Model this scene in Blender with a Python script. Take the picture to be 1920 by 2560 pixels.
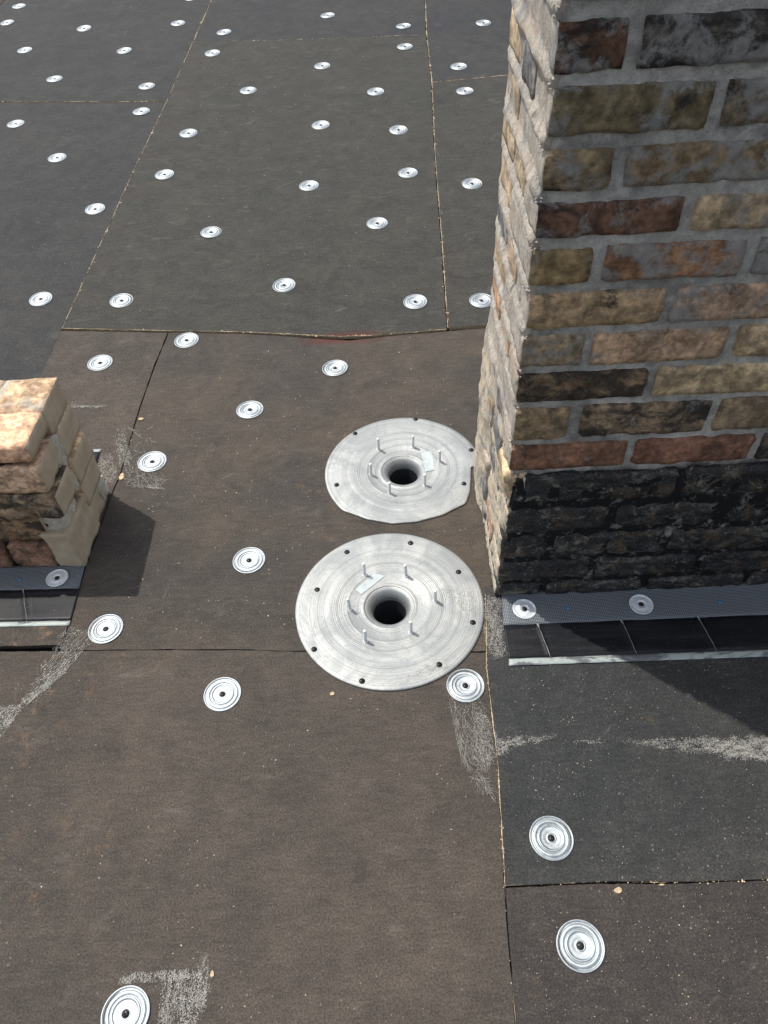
import bpy, bmesh, math, random
import numpy as np
from mathutils import Vector, Matrix, noise

for o in list(bpy.data.objects):
    bpy.data.objects.remove(o)
SC = bpy.context.scene
COL = SC.collection
rnd = random.Random(7)

# ------------------------------------------------------------------ camera, sky, sun, exposure
cam = bpy.data.objects.new('camera', bpy.data.cameras.new('camera'))
COL.objects.link(cam)
R_ = Vector((0.99779959, -0.0494081, -0.04421341))
U_ = Vector((0.06630223, 0.74355543, 0.6653791))
F_ = Vector((0.0, 0.66684644, -0.74519516))
cam.matrix_world = Matrix(((R_.x, U_.x, -F_.x, 0.0), (R_.y, U_.y, -F_.y, 0.0), (R_.z, U_.z, -F_.z, 1.37249), (0, 0, 0, 1)))
cam.data.sensor_fit = 'VERTICAL'
cam.data.sensor_height = 24.0
cam.data.lens = 24.0 * 1894.768 / 2560.0
cam.data.clip_start = 0.02
cam.data.clip_end = 400.0
SC.camera = cam

SUN_EL, SUN_AZ = math.radians(64.0), math.radians(-39.4)      # direction the light travels
world = bpy.data.worlds.new('World')
SC.world = world
world.use_nodes = True
wn = world.node_tree
sky = wn.nodes.new('ShaderNodeTexSky')
sky.sky_type = 'NISHITA'
sky.sun_disc = False
sky.sun_elevation = SUN_EL
sky.sun_rotation = math.radians(-50.6)
sky.dust_density = 2.5
bg = wn.nodes['Background']
bg.inputs['Strength'].default_value = 0.15
hs = wn.nodes.new('ShaderNodeHueSaturation')          # hazy, milky summer sky
hs.inputs['Saturation'].default_value = 0.48
wn.links.new(sky.outputs['Color'], hs.inputs['Color'])
wn.links.new(hs.outputs['Color'], bg.inputs['Color'])

sd = bpy.data.lights.new('sun', 'SUN')
sd.energy = 2.85
sd.angle = math.radians(0.53)
sd.color = (1.0, 0.955, 0.88)
sun = bpy.data.objects.new('sun', sd)
COL.objects.link(sun)
sdir = Vector((math.cos(SUN_EL) * math.cos(SUN_AZ), math.cos(SUN_EL) * math.sin(SUN_AZ), -math.sin(SUN_EL)))
sun.rotation_euler = sdir.to_track_quat('-Z', 'Y').to_euler()
sun.location = (-3, 3, 8)

vs = SC.view_settings
vs.view_transform = 'Standard'
vs.look = 'None'
vs.exposure = 0.2
vs.gamma = 1.0
vs.use_curve_mapping = False

# ------------------------------------------------------------------ helpers
def tag(o, label=None, cat=None, group=None, kind=None):
    if label: o['label'] = label
    if cat: o['category'] = cat
    if group: o['group'] = group
    if kind: o['kind'] = kind
    return o

def empty(name, loc=(0, 0, 0), rot=(0, 0, 0)):
    o = bpy.data.objects.new(name, None)
    o.empty_display_size = 0.05
    o.location = loc
    o.rotation_euler = rot
    COL.objects.link(o)
    return o

def link(name, me, mats=(), parent=None, loc=None):
    for m in mats:
        me.materials.append(m)
    o = bpy.data.objects.new(name, me)
    COL.objects.link(o)
    if parent: o.parent = parent
    if loc is not None: o.location = loc
    return o

class MB:
    def __init__(s):
        s.v, s.f, s.m = [], [], []
    def add(s, verts, faces, mi=0):
        b = len(s.v)
        s.v.extend([tuple(p) for p in verts])
        s.f.extend([tuple(b + i for i in f) for f in faces])
        s.m.extend([mi] * len(faces))
    def box(s, c, h, mi=0, rz=0.0):
        ca, sa = math.cos(rz), math.sin(rz)
        vv = []
        for z in (-1, 1):
            for x, y in ((-1, -1), (1, -1), (1, 1), (-1, 1)):
                X, Y = x * h[0], y * h[1]
                vv.append((c[0] + X * ca - Y * sa, c[1] + X * sa + Y * ca, c[2] + z * h[2]))
        s.add(vv, [(3, 2, 1, 0), (4, 5, 6, 7), (0, 1, 5, 4), (1, 2, 6, 5), (2, 3, 7, 6), (3, 0, 4, 7)], mi)
    def lathe(s, prof, n, mi=0, c=(0, 0, 0), radial=None, cap=True):
        b = []
        for r, z in prof:
            for k in range(n):
                t = 2 * math.pi * k / n
                q = radial(t, r) if radial else r
                b.append((c[0] + q * math.cos(t), c[1] + q * math.sin(t), c[2] + z))
        fs = []
        for i in range(len(prof) - 1):
            for k in range(n):
                k2 = (k + 1) % n
                fs.append((i * n + k, i * n + k2, (i + 1) * n + k2, (i + 1) * n + k))
        if cap:
            fs.append(tuple((len(prof) - 1) * n + k for k in range(n)))
        s.add(b, fs, mi)
    def mesh(s, name, smooth=True):
        me = bpy.data.meshes.new(name)
        me.from_pydata(s.v, [], s.f)
        me.polygons.foreach_set('material_index', s.m)
        me.polygons.foreach_set('use_smooth', [smooth] * len(s.f))
        me.update()
        return me
    def build(s, name, mats, parent=None, smooth=True, loc=None):
        return link(name, s.mesh(name, smooth), mats, parent, loc)

# ------------------------------------------------------------------ materials
class NT:
    def __init__(s, name):
        s.mat = bpy.data.materials.new(name)
        s.mat.use_nodes = True
        s.t = s.mat.node_tree
        s.b = s.t.nodes['Principled BSDF']
        s._geo = s._tc = s._oi = None
    def n(s, typ, **kw):
        nd = s.t.nodes.new(typ)
        for k, v in kw.items():
            setattr(nd, k, v)
        return nd
    def put(s, sock, v):
        if hasattr(v, 'is_linked') or hasattr(v, 'links'):
            s.t.links.new(v, sock)
        elif isinstance(v, (tuple, list)) and len(v) == 3 and sock.type == 'RGBA':
            sock.default_value = (*v, 1.0)
        else:
            sock.default_value = v
    def pos(s):
        if not s._geo: s._geo = s.n('ShaderNodeNewGeometry')
        return s._geo.outputs['Position']
    def obj(s):
        if not s._tc: s._tc = s.n('ShaderNodeTexCoord')
        return s._tc.outputs['Object']
    def oinfo(s, out):
        if not s._oi: s._oi = s.n('ShaderNodeObjectInfo')
        return s._oi.outputs[out]
    def attr(s, name):
        a = s.n('ShaderNodeAttribute', attribute_type='OBJECT', attribute_name=name)
        return a.outputs['Fac']
    def vec(s, v, scale=(1, 1, 1), off=(0, 0, 0), rot=(0, 0, 0)):
        m = s.n('ShaderNodeMapping')
        s.put(m.inputs['Vector'], v)
        s.put(m.inputs['Location'], off)
        m.inputs['Rotation'].default_value = rot
        m.inputs['Scale'].default_value = scale
        return m.outputs[0]
    def noise(s, v, scale, detail=4.0, rough=0.55, dist=0.0):
        nd = s.n('ShaderNodeTexNoise')
        s.put(nd.inputs['Vector'], v)
        nd.inputs['Scale'].default_value = scale
        nd.inputs['Detail'].default_value = detail
        nd.inputs['Roughness'].default_value = rough
        nd.inputs['Distortion'].default_value = dist
        return nd.outputs['Fac']
    def voro(s, v, scale, feature='F1', out='Distance', rand=1.0):
        nd = s.n('ShaderNodeTexVoronoi', feature=feature)
        s.put(nd.inputs['Vector'], v)
        nd.inputs['Scale'].default_value = scale
        nd.inputs['Randomness'].default_value = rand
        return nd.outputs[out]
    def math(s, op, a, b=None, c=None, clamp=False):
        nd = s.n('ShaderNodeMath', operation=op, use_clamp=clamp)
        s.put(nd.inputs[0], a)
        if b is not None: s.put(nd.inputs[1], b)
        if c is not None: s.put(nd.inputs[2], c)
        return nd.outputs[0]
    def step(s, v, lo, hi, a=0.0, b=1.0):
        nd = s.n('ShaderNodeMapRange', interpolation_type='SMOOTHSTEP')
        s.put(nd.inputs['Value'], v)
        s.put(nd.inputs['From Min'], lo); s.put(nd.inputs['From Max'], hi)
        s.put(nd.inputs['To Min'], a); s.put(nd.inputs['To Max'], b)
        return nd.outputs['Result']
    def mix(s, f, a, b, blend='MIX'):
        nd = s.n('ShaderNodeMix', data_type='RGBA', blend_type=blend)
        s.put(nd.inputs[0], f)
        s.put(nd.inputs[6], a); s.put(nd.inputs[7], b)
        return nd.outputs[2]
    def sep(s, v):
        nd = s.n('ShaderNodeSeparateXYZ')
        s.put(nd.inputs[0], v)
        return nd.outputs
    def length(s, v):
        nd = s.n('ShaderNodeVectorMath', operation='LENGTH')
        s.put(nd.inputs[0], v)
        return nd.outputs['Value']
    def bump(s, h, strength=0.5, dist=0.002, prev=None):
        nd = s.n('ShaderNodeBump')
        nd.inputs['Strength'].default_value = strength
        nd.inputs['Distance'].default_value = dist
        s.put(nd.inputs['Height'], h)
        if prev is not None: s.put(nd.inputs['Normal'], prev)
        return nd.outputs[0]
    def out(s, color=None, rough=None, metal=None, normal=None, spec=None):
        for k, v in (('Base Color', color), ('Roughness', rough), ('Metallic', metal), ('Normal', normal), ('Specular IOR Level', spec)):
            if v is not None: s.put(s.b.inputs[k], v)
        return s.mat

def mat_plain(name, col, rough=0.7, metal=0.0, var=0.25, scale=60.0, bump=0.0, spec=None):
    t = NT(name)
    n = t.noise(t.obj(), scale, 5.0, 0.6)
    c = t.mix(t.step(n, 0.3, 0.7), tuple(x * (1 - var) for x in col), tuple(min(1, x * (1 + var)) for x in col))
    nm = t.bump(n, 0.6, bump) if bump else None
    return t.out(c, rough, metal, nm, spec)

def mat_board(name, col, warm, speck=1.0, dirt=0.5, seed=0.0, red=False, tanamt=1.0):
    """felt facer of a roof cover board: mottled fibre mat with pale specks"""
    t = NT(name)
    p = t.vec(t.pos(), off=(seed, seed * 0.7, 0))
    big = t.noise(p, 2.3, 5.0, 0.6)
    mid = t.noise(p, 13.0, 6.0, 0.65)
    fib = t.noise(t.vec(p, scale=(26, 95, 26)), 1.0, 7.0, 0.75)
    fine = t.noise(p, 300.0, 5.0, 0.8)
    c = t.mix(t.step(big, 0.38, 0.62), col, warm)
    c = t.mix(t.step(mid, 0.36, 0.64), t.mix(1.0, c, (0.88, 0.88, 0.89), 'MULTIPLY'), t.mix(1.0, c, (1.11, 1.10, 1.08), 'MULTIPLY'))
    c = t.mix(t.step(fib, 0.36, 0.66), t.mix(1.0, c, (0.87, 0.87, 0.87), 'MULTIPLY'), t.mix(1.0, c, (1.17, 1.17, 1.16), 'MULTIPLY'))
    c = t.mix(t.step(fine, 0.36, 0.66), t.mix(1.0, c, (0.56, 0.56, 0.57), 'MULTIPLY'), t.mix(1.0, c, (1.50, 1.48, 1.44), 'MULTIPLY'))
    # dusty scuffs and tan smears
    sc1 = t.noise(t.vec(p, scale=(1, 2.4, 1), rot=(0, 0, 0.5)), 9.0, 8.0, 0.78, 0.6)
    c = t.mix(t.math('MULTIPLY', t.step(sc1, 0.55, 0.72), 0.34 * dirt), c, (0.20, 0.18, 0.155))
    tan = t.noise(t.vec(p, off=(7.3, 2.2, 0)), 17.0, 7.0, 0.8)
    tan_area = t.step(t.noise(p, 1.6, 3.0), 0.50, 0.66)
    c = t.mix(t.math('MULTIPLY', t.math('MULTIPLY', t.step(tan, 0.53, 0.66), tan_area), 0.60 * dirt * tanamt), c, (0.27, 0.17, 0.09))
    drk = t.noise(t.vec(p, off=(3.1, 9.2, 0)), 6.0, 6.0, 0.7, 0.8)
    c = t.mix(t.math('MULTIPLY', t.step(drk, 0.56, 0.70), 0.40), c, (0.022, 0.020, 0.019))
    # pale specks: sparse cells, tiny dots
    for sca, thr, rad, k in ((95.0, 0.76, 0.16, 0.75), (210.0, 0.66, 0.22, 0.55)):
        nd = t.n('ShaderNodeTexVoronoi')
        t.put(nd.inputs['Vector'], t.vec(p, scale=(1, 0.8, 1)))
        nd.inputs['Scale'].default_value = sca
        cs = t.sep(nd.outputs['Color'])
        area = t.step(t.noise(p, 5.0, 4.0, 0.7), 0.35, 0.65)
        m = t.math('MULTIPLY', t.step(cs[0], thr, thr + 0.02), t.step(nd.outputs['Distance'], rad, rad * 0.45))
        m = t.math('MULTIPLY', t.math('MULTIPLY', m, area), k * speck)
        c = t.mix(m, c, (0.40, 0.36, 0.30))
    if red:       # chalk-red dye soaked into the facer along the bowed joint
        q = t.vec(t.pos(), scale=(5.2, 24.0, 1), off=(0.085 * 5.2, -1.952 * 24.0, 0))
        d = t.length(t.vec(q, scale=(1, 1, 0)))
        rn = t.noise(p, 30.0, 5.0, 0.7)
        m = t.math('MULTIPLY', t.step(t.math('ADD', d, t.math('MULTIPLY', rn, 1.1)), 1.55, 0.65), 0.60)
        c = t.mix(m, c, (0.12, 0.022, 0.016))
    wv = t.noise(t.vec(p, off=(1.7, 5.1, 0)), 1.1, 2.0, 0.4)
    arc = t.math('ABSOLUTE', t.math('SUBTRACT', t.math('FRACT', t.math('MULTIPLY', wv, 9.0)), 0.5))
    brk = t.step(t.noise(t.vec(p, off=(6.0, 3.0, 0)), 7.0, 6.0, 0.75), 0.55, 0.66)
    c = t.mix(t.math('MULTIPLY', t.math('MULTIPLY', t.step(arc, 0.020, 0.004), brk), 0.22), c, (0.22, 0.20, 0.175))
    nm = t.bump(fine, 0.55, 0.0012)
    nm = t.bump(mid, 0.25, 0.003, nm)
    return t.out(c, 0.82, 0.0, nm, 0.35)

M = {}
M['charcoal'] = mat_board('charcoal_facer', (0.0368, 0.0382, 0.0401), (0.0427, 0.0428, 0.0423), 0.5, 0.6, 1.0, False, 0.15)
M['olive'] = mat_board('olive_charcoal_facer', (0.0437, 0.0442, 0.0395), (0.0481, 0.0472, 0.0410), 0.5, 1.0, 12.0, True, 0.12)
M['black'] = mat_board('dark_charcoal_facer', (0.0338, 0.0364, 0.0371), (0.0462, 0.0459, 0.0441), 1.2, 0.5, 23.0)
M['brown'] = mat_board('brown_facer', (0.0643, 0.0548, 0.0468), (0.0789, 0.0655, 0.0545), 0.6, 0.9, 31.0)
M['sump'] = mat_board('sump_brown_facer', (0.0550, 0.0489, 0.0430), (0.0750, 0.0619, 0.0499), 0.6, 0.7, 44.0, True)
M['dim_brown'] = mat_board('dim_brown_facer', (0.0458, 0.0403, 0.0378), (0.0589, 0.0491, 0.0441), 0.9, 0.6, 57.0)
M['edge'] = mat_plain('dark_board_edge', (0.060, 0.050, 0.036), 0.9, 0, 0.35, 160, 0.002)
M['foam'] = mat_plain('tan_foam_core', (0.40, 0.33, 0.225), 0.95, 0, 0.35, 140, 0.002)
M['foam_pale'] = mat_plain('pale_foam_crumb', (0.58, 0.45, 0.28), 0.95, 0, 0.3, 90, 0.001)
M['deck'] = mat_plain('dark_roof_deck', (0.03, 0.027, 0.024), 0.9, 0, 0.4, 20, 0.002)
M['screw'] = mat_plain('black_coated_steel', (0.014, 0.014, 0.015), 0.38, 0.2, 0.3, 200)
M['recess'] = mat_plain('screw_recess', (0.006, 0.006, 0.006), 0.7)
M['strand'] = mat_plain('dried_adhesive', (0.60, 0.575, 0.52), 0.6, 0, 0.2, 70)
M['strand_grey'] = mat_plain('grey_dried_adhesive', (0.40, 0.39, 0.365), 0.6, 0, 0.25, 90)
M['glue'] = mat_plain('cloudy_glue', (0.22, 0.225, 0.225), 0.35, 0, 0.2, 60)
M['blue'] = mat_plain('blue_marking', (0.02, 0.27, 0.52), 0.5, 0, 0.1)
M['white_grit'] = mat_plain('pale_grit', (0.62, 0.57, 0.48), 0.9, 0, 0.2)

def mat_galv():
    t = NT('galvanised_steel')
    p = t.obj()
    q = t.vec(p, off=(0, 0, 0))
    sp = t.noise(q, 90.0, 5.0, 0.7)
    r = t.length(t.vec(p, scale=(1, 1, 0)))
    c = t.mix(t.step(sp, 0.3, 0.75), (0.42, 0.46, 0.485), (0.56, 0.60, 0.61))
    cb = t.n('ShaderNodeCombineXYZ')
    t.put(cb.inputs[0], t.math('MULTIPLY', t.oinfo('Random'), 9.0))
    va = t.n('ShaderNodeVectorMath', operation='ADD')
    t.put(va.inputs[0], p); t.put(va.inputs[1], cb.outputs[0])
    grime = t.noise(va.outputs[0], 240.0, 5.0, 0.75)
    patch = t.noise(va.outputs[0], 34.0, 4.0, 0.6)
    lvl = t.math('MULTIPLY', t.step(patch, 0.45, 0.65), t.math('ADD', 0.25, t.math('MULTIPLY', t.oinfo('Random'), 0.5)))
    c = t.mix(t.math('MULTIPLY', t.step(grime, 0.50, 0.64), lvl), c, (0.24, 0.235, 0.22))
    nm = t.bump(sp, 0.12, 0.0006)
    return t.out(c, t.step(sp, 0.3, 0.7, 0.46, 0.60), 0.95, nm)
M['galv'] = mat_galv()

M['zinc'] = mat_plain('bright_zinc_plate', (0.74, 0.79, 0.82), 0.45, 0.30, 0.12, 120)

def mat_flange(name, seed, dark):
    """spun aluminium drain flange: ring marks follow the radius, smudges do not"""
    t = NT(name)
    p = t.obj()
    r = t.length(t.vec(p, scale=(1, 1, 0)))
    wob = t.math('ADD', r, t.math('MULTIPLY', t.noise(p, 9.0, 3.0), 0.006))
    def ring(scale, detail):
        cb = t.n('ShaderNodeCombineXYZ')
        t.put(cb.inputs[0], wob)
        cb.inputs[1].default_value = seed
        return t.noise(cb.outputs[0], scale, detail, 0.65)
    r1 = ring(90.0, 4.0)
    r2 = ring(420.0, 3.0)
    pv = t.vec(p, off=(seed, 0, 0))
    sm = t.noise(pv, 9.0, 7.0, 0.72, 1.0)
    sm2 = t.noise(t.vec(pv, scale=(1, 2.2, 1), rot=(0, 0, 0.6)), 26.0, 7.0, 0.75, 1.2)
    c = t.mix(t.step(sm, 0.36, 0.64), (0.345, 0.365, 0.368), (0.45, 0.462, 0.450))
    c = t.mix(t.math('MULTIPLY', t.step(sm2, 0.50, 0.66), 0.30), c, (0.33, 0.345, 0.345))
    c = t.mix(t.math('MULTIPLY', t.step(r1, 0.50, 0.64), 0.50), c, (0.26, 0.26, 0.25))
    c = t.mix(t.math('MULTIPLY', t.step(r2, 0.46, 0.62), 0.50), c, (0.28, 0.285, 0.285))
    # faint lighter water spots
    vs_ = t.voro(t.vec(pv, scale=(1, 1, 0)), 75.0)
    ar = t.step(t.noise(pv, 7.0, 2.0), 0.55, 0.66)
    c = t.mix(t.math('MULTIPLY', t.math('MULTIPLY', t.step(vs_, 0.45, 0.25), ar), 0.30), c, (0.60, 0.61, 0.6))
    # grime specks
    g = t.noise(pv, 190.0, 3.0, 0.7)
    c = t.mix(t.math('MULTIPLY', t.step(g, 0.60, 0.70), 0.55), c, (0.12, 0.115, 0.11))
    # soot inside the outlet
    nm = t.bump(r2, 0.6, 0.0010)
    nm = t.bump(r1, 0.5, 0.0016, nm)
    nm = t.bump(sm, 0.10, 0.004, nm)
    rough = t.math('ADD', t.step(sm, 0.36, 0.64, 0.60, 0.52), t.math('MULTIPLY', r1, 0.12))
    return t.out(c, rough, 0.85, nm)
M['flange'] = mat_flange('spun_aluminium', 2.0, 0)
M['flange2'] = mat_flange('spun_aluminium_dull', 9.0, 0)
M['stud'] = mat_plain('zinc_stud', (0.78, 0.80, 0.80), 0.40, 0.12, 0.15, 200)
M['sticker'] = mat_plain('faded_film_sticker', (0.50, 0.56, 0.56), 0.35, 0.1, 0.12, 70)
M['pipe'] = mat_plain('dark_drain_pipe', (0.012, 0.014, 0.018), 0.6, 0.0, 0.3, 30)

def mat_brick(name, fresh=False):
    t = NT(name)
    # each brick reads its own patch of the pattern
    rv = t.math('MULTIPLY', t.oinfo('Random'), 37.0)
    cb = t.n('ShaderNodeCombineXYZ')
    t.put(cb.inputs[0], rv); t.put(cb.inputs[1], t.math('MULTIPLY', rv, 1.7)); t.put(cb.inputs[2], rv)
    va = t.n('ShaderNodeVectorMath', operation='ADD')
    t.put(va.inputs[0], t.obj()); t.put(va.inputs[1], cb.outputs[0])
    p = va.outputs[0]
    base = t.oinfo('Color')
    n1 = t.noise(p, 22.0, 6.0, 0.65, 0.4)
    n2 = t.noise(p, 75.0, 7.0, 0.78)
    n3 = t.noise(p, 300.0, 5.0, 0.8)
    c = t.mix(t.step(n1, 0.36, 0.64), t.mix(1.0, base, (1.10, 1.06, 1.01), 'MULTIPLY'), t.mix(1.0, base, (2.45, 2.34, 2.20), 'MULTIPLY'))
    c = t.mix(t.step(n2, 0.34, 0.66), t.mix(1.0, c, (0.62, 0.61, 0.60), 'MULTIPLY'), t.mix(1.0, c, (1.42, 1.40, 1.36), 'MULTIPLY'))
    # soot crust
    so = t.attr('soot')
    ns = t.noise(t.vec(p, scale=(1, 1, 1.5)), 15.0, 9.0, 0.72, 0.5)
    th = t.math('SUBTRACT', 0.68, t.math('MULTIPLY', so, 0.32))
    c = t.mix(t.math('MULTIPLY', t.step(ns, th, t.math('ADD', th, 0.15)), 0.86), c, (0.026, 0.025, 0.025))
    # mortar haze wiped over the face
    sm = t.attr('smear')
    nz = t.noise(t.vec(p, off=(5.0, 1.0, 2.0)), 19.0, 9.0, 0.72, 0.25)
    th2 = t.math('SUBTRACT', 0.66, t.math('MULTIPLY', sm, 0.34))
    mort = t.mix(t.step(n2, 0.3, 0.7), (0.27, 0.265, 0.25), (0.46, 0.445, 0.415)) if not fresh else t.mix(t.step(n2, 0.3, 0.7), (0.50, 0.455, 0.385), (0.72, 0.66, 0.565))
    ms = t.math('MULTIPLY', t.step(nz, th2, t.math('ADD', th2, 0.12)), 0.85)
    c = t.mix(ms, c, mort)
    # pinholes and grit
    c = t.mix(t.math('MULTIPLY', t.step(n3, 0.56, 0.68), 0.55), c, (0.03, 0.028, 0.026))
    c = t.mix(t.math('MULTIPLY', t.step(n3, 0.42, 0.32), 0.40), c, (0.42, 0.40, 0.36))
    nm = t.bump(n3, 0.6, 0.0026)
    if fresh:
        nm = t.bump(t.noise(t.vec(p, scale=(14, 14, 120)), 1.0, 6.0, 0.7), 0.7, 0.004, nm)
    nm = t.bump(n2, 0.6, 0.004, nm)
    nm = t.bump(ms, 0.35, 0.003, nm)
    return t.out(c, 0.9, 0, nm, 0.25)
M['brick'] = mat_brick('weathered_brick')
M['brick_fresh'] = mat_brick('broken_brick', True)

def mat_tar():
    t = NT('tarred_brick')
    p = t.pos()
    lam = t.noise(t.vec(p, scale=(14, 14, 55)), 1.0, 9.0, 0.75, 1.0)
    fl = t.noise(p, 34.0, 9.0, 0.75, 0.8)
    n3 = t.noise(p, 260.0, 3.0, 0.7)
    c = t.mix(t.step(lam, 0.38, 0.62), (0.0035, 0.004, 0.005), (0.024, 0.0235, 0.024))
    br = t.noise(t.vec(p, off=(3, 3, 1)), 26.0, 8.0, 0.75)
    c = t.mix(t.math('MULTIPLY', t.step(br, 0.52, 0.60), 0.70), c, (0.105, 0.072, 0.042))
    c = t.mix(t.math('MULTIPLY', t.step(fl, 0.555, 0.64), 0.85), c, (0.24, 0.215, 0.17))
    li = t.noise(t.vec(p, off=(9, 1, 4), scale=(1, 1, 2.2)), 8.0, 9.0, 0.8)
    c = t.mix(t.math('MULTIPLY', t.step(li, 0.53, 0.66), 0.6), c, (0.30, 0.30, 0.25))
    c = t.mix(t.math('MULTIPLY', t.step(n3, 0.58, 0.66), 0.5), c, (0.26, 0.25, 0.23))
    nm = t.bump(n3, 0.5, 0.002)
    nm = t.bump(lam, 0.9, 0.007, nm)
    nm = t.bump(fl, 0.6, 0.005, nm)
    return t.out(c, t.step(fl, 0.38, 0.62, 0.28, 0.7), 0, nm, 0.5)
M['tar'] = mat_tar()

def mat_mortar(name, a, b, tarred=False, sand=1.0):
    t = NT(name)
    p = t.pos()
    n1 = t.noise(p, 11.0, 7.0, 0.7)
    n2 = t.noise(p, 60.0, 6.0, 0.72)
    n3 = t.noise(p, 380.0, 3.0, 0.75)
    c = t.mix(t.step(n1, 0.3, 0.7), a, b)
    c = t.mix(t.step(n2, 0.3, 0.7), t.mix(1.0, c, (0.75, 0.75, 0.75), 'MULTIPLY'), t.mix(1.0, c, (1.18, 1.17, 1.15), 'MULTIPLY'))
    c = t.mix(t.math('MULTIPLY', t.step(n3, 0.55, 0.68), 0.55), c, tuple(x * 0.35 for x in a))
    if tarred:
        so = t.noise(t.vec(p, scale=(1, 1, 1.6), off=(4, 2, 6)), 7.0, 8.0, 0.7)
        c = t.mix(t.math('MULTIPLY', t.step(so, 0.48, 0.64), 0.55), c, (0.095, 0.090, 0.083))
        z = t.sep(p)[2]
        zz = t.math('ADD', z, t.math('MULTIPLY', t.math('SUBTRACT', n1, 0.5), 0.06))
        tm = t.step(zz, 0.385, 0.355)
        holes = t.step(t.noise(p, 24.0, 7.0, 0.75), 0.52, 0.66, 1.0, 0.35)
        c = t.mix(t.math('MULTIPLY', tm, holes), c, (0.014, 0.014, 0.015))
    nm = t.bump(n3, 0.7 * sand, 0.003)
    nm = t.bump(n2, 0.6, 0.004, nm)
    return t.out(c, 0.95, 0, nm, 0.2)
M['mortar'] = mat_mortar('grey_mortar', (0.37, 0.355, 0.325), (0.60, 0.57, 0.52), True)
M['cream'] = mat_mortar('cream_mortar', (0.54, 0.49, 0.41), (0.72, 0.66, 0.56), False, 1.2)
M['clay'] = mat_plain('clean_broken_clay', (0.46, 0.375, 0.265), 0.95, 0, 0.12, 26, 0.003)

def mat_coat():
    """rough broken end of the wall: cream mortar, tan and pink brick and grey dust in upright streaks"""
    t = NT('broken_wall_end')
    p = t.pos()
    st = t.noise(t.vec(p, scale=(30, 40, 26)), 1.0, 9.0, 0.75, 0.8)
    hue = t.noise(t.vec(p, scale=(10, 10, 16), off=(2, 2, 2)), 1.0, 6.0, 0.6, 0.6)
    hue2 = t.noise(t.vec(p, scale=(9, 13, 10), off=(8, 4, 1)), 1.0, 6.0, 0.65, 0.5)
    n3 = t.noise(p, 240.0, 4.0, 0.75)
    z = t.sep(p)[2]
    c = t.mix(t.step(st, 0.34, 0.66), (0.43, 0.395, 0.345), (0.70, 0.635, 0.54))
    c = t.mix(t.math('MULTIPLY', t.step(hue, 0.52, 0.64), 0.6), c, (0.62, 0.47, 0.35))
    c = t.mix(t.math('MULTIPLY', t.step(hue2, 0.52, 0.64), 0.75), c, (0.31, 0.31, 0.32))
    low = t.step(t.math('ADD', z, t.math('MULTIPLY', hue, 0.25)), 0.62, 0.42)
    c = t.mix(t.math('MULTIPLY', t.math('MULTIPLY', low, t.step(st, 0.40, 0.58)), 0.7), c, (0.74, 0.62, 0.43))
    dk = t.noise(t.vec(p, scale=(24, 34, 24), off=(1, 7, 3)), 1.0, 8.0, 0.8, 0.6)
    c = t.mix(t.math('MULTIPLY', t.step(dk, 0.56, 0.66), 0.7), c, (0.085, 0.08, 0.08))
    c = t.mix(t.math('MULTIPLY', t.step(n3, 0.55, 0.66), 0.7), c, (0.12, 0.11, 0.10))
    nm = t.bump(n3, 0.8, 0.004)
    nm = t.bump(st, 0.8, 0.006, nm)
    return t.out(c, 0.95, 0, nm, 0.2)
M['coat'] = mat_coat()

def mat_mesh():
    t = NT('woven_membrane')
    p = t.obj()
    s = t.sep(p)
    k = math.pi / 0.0037
    wx = t.math('SINE', t.math('MULTIPLY', s[0], k))
    wy = t.math('SINE', t.math('MULTIPLY', s[1], k))
    w = t.math('MAXIMUM', t.math('ABSOLUTE', wx), t.math('ABSOLUTE', wy))
    m = t.step(w, 0.80, 0.99)
    n = t.noise(p, 9.0, 5.0, 0.7)
    c = t.mix(m, (0.030, 0.036, 0.043), (0.27, 0.30, 0.33))
    c = t.mix(t.math('MULTIPLY', t.step(n, 0.45, 0.75), 0.35), c, (0.12, 0.125, 0.13))
    nm = t.bump(m, 0.6, 0.0012)
    return t.out(c, 0.55, 0, nm, 0.45)
M['mesh'] = mat_mesh()

def mat_smooth():
    t = NT('smooth_black_membrane')
    p = t.obj()
    n = t.noise(t.vec(p, scale=(6, 60, 6)), 1.0, 5.0, 0.7)
    d = t.noise(p, 160.0, 3.0, 0.7)
    w = t.noise(t.vec(p, scale=(90, 7, 7)), 1.0, 3.0, 0.5)
    c = t.mix(t.step(n, 0.4, 0.75), (0.010, 0.011, 0.014), (0.024, 0.025, 0.029))
    c = t.mix(t.math('MULTIPLY', t.step(d, 0.66, 0.74), 0.6), c, (0.22, 0.21, 0.2))
    nm = t.bump(w, 0.30, 0.0015)
    return t.out(c, t.step(n, 0.3, 0.8, 0.36, 0.55), 0, nm, 0.25)
M['smooth'] = mat_smooth()

def mat_release():
    t = NT('release_film_edge')
    p = t.obj()
    n = t.noise(t.vec(p, scale=(11, 40, 10)), 1.0, 6.0, 0.7, 0.8)
    f = t.noise(p, 150.0, 4.0, 0.75)
    c = t.mix(t.step(n, 0.50, 0.58), (0.38, 0.43, 0.405), (0.13, 0.135, 0.15))
    c = t.mix(t.math('MULTIPLY', t.step(f, 0.58, 0.7), 0.5), c, (0.22, 0.22, 0.22))
    nm = t.bump(f, 0.4, 0.002)
    return t.out(c, 0.45, 0, nm, 0.5)
M['release'] = mat_release()

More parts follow.
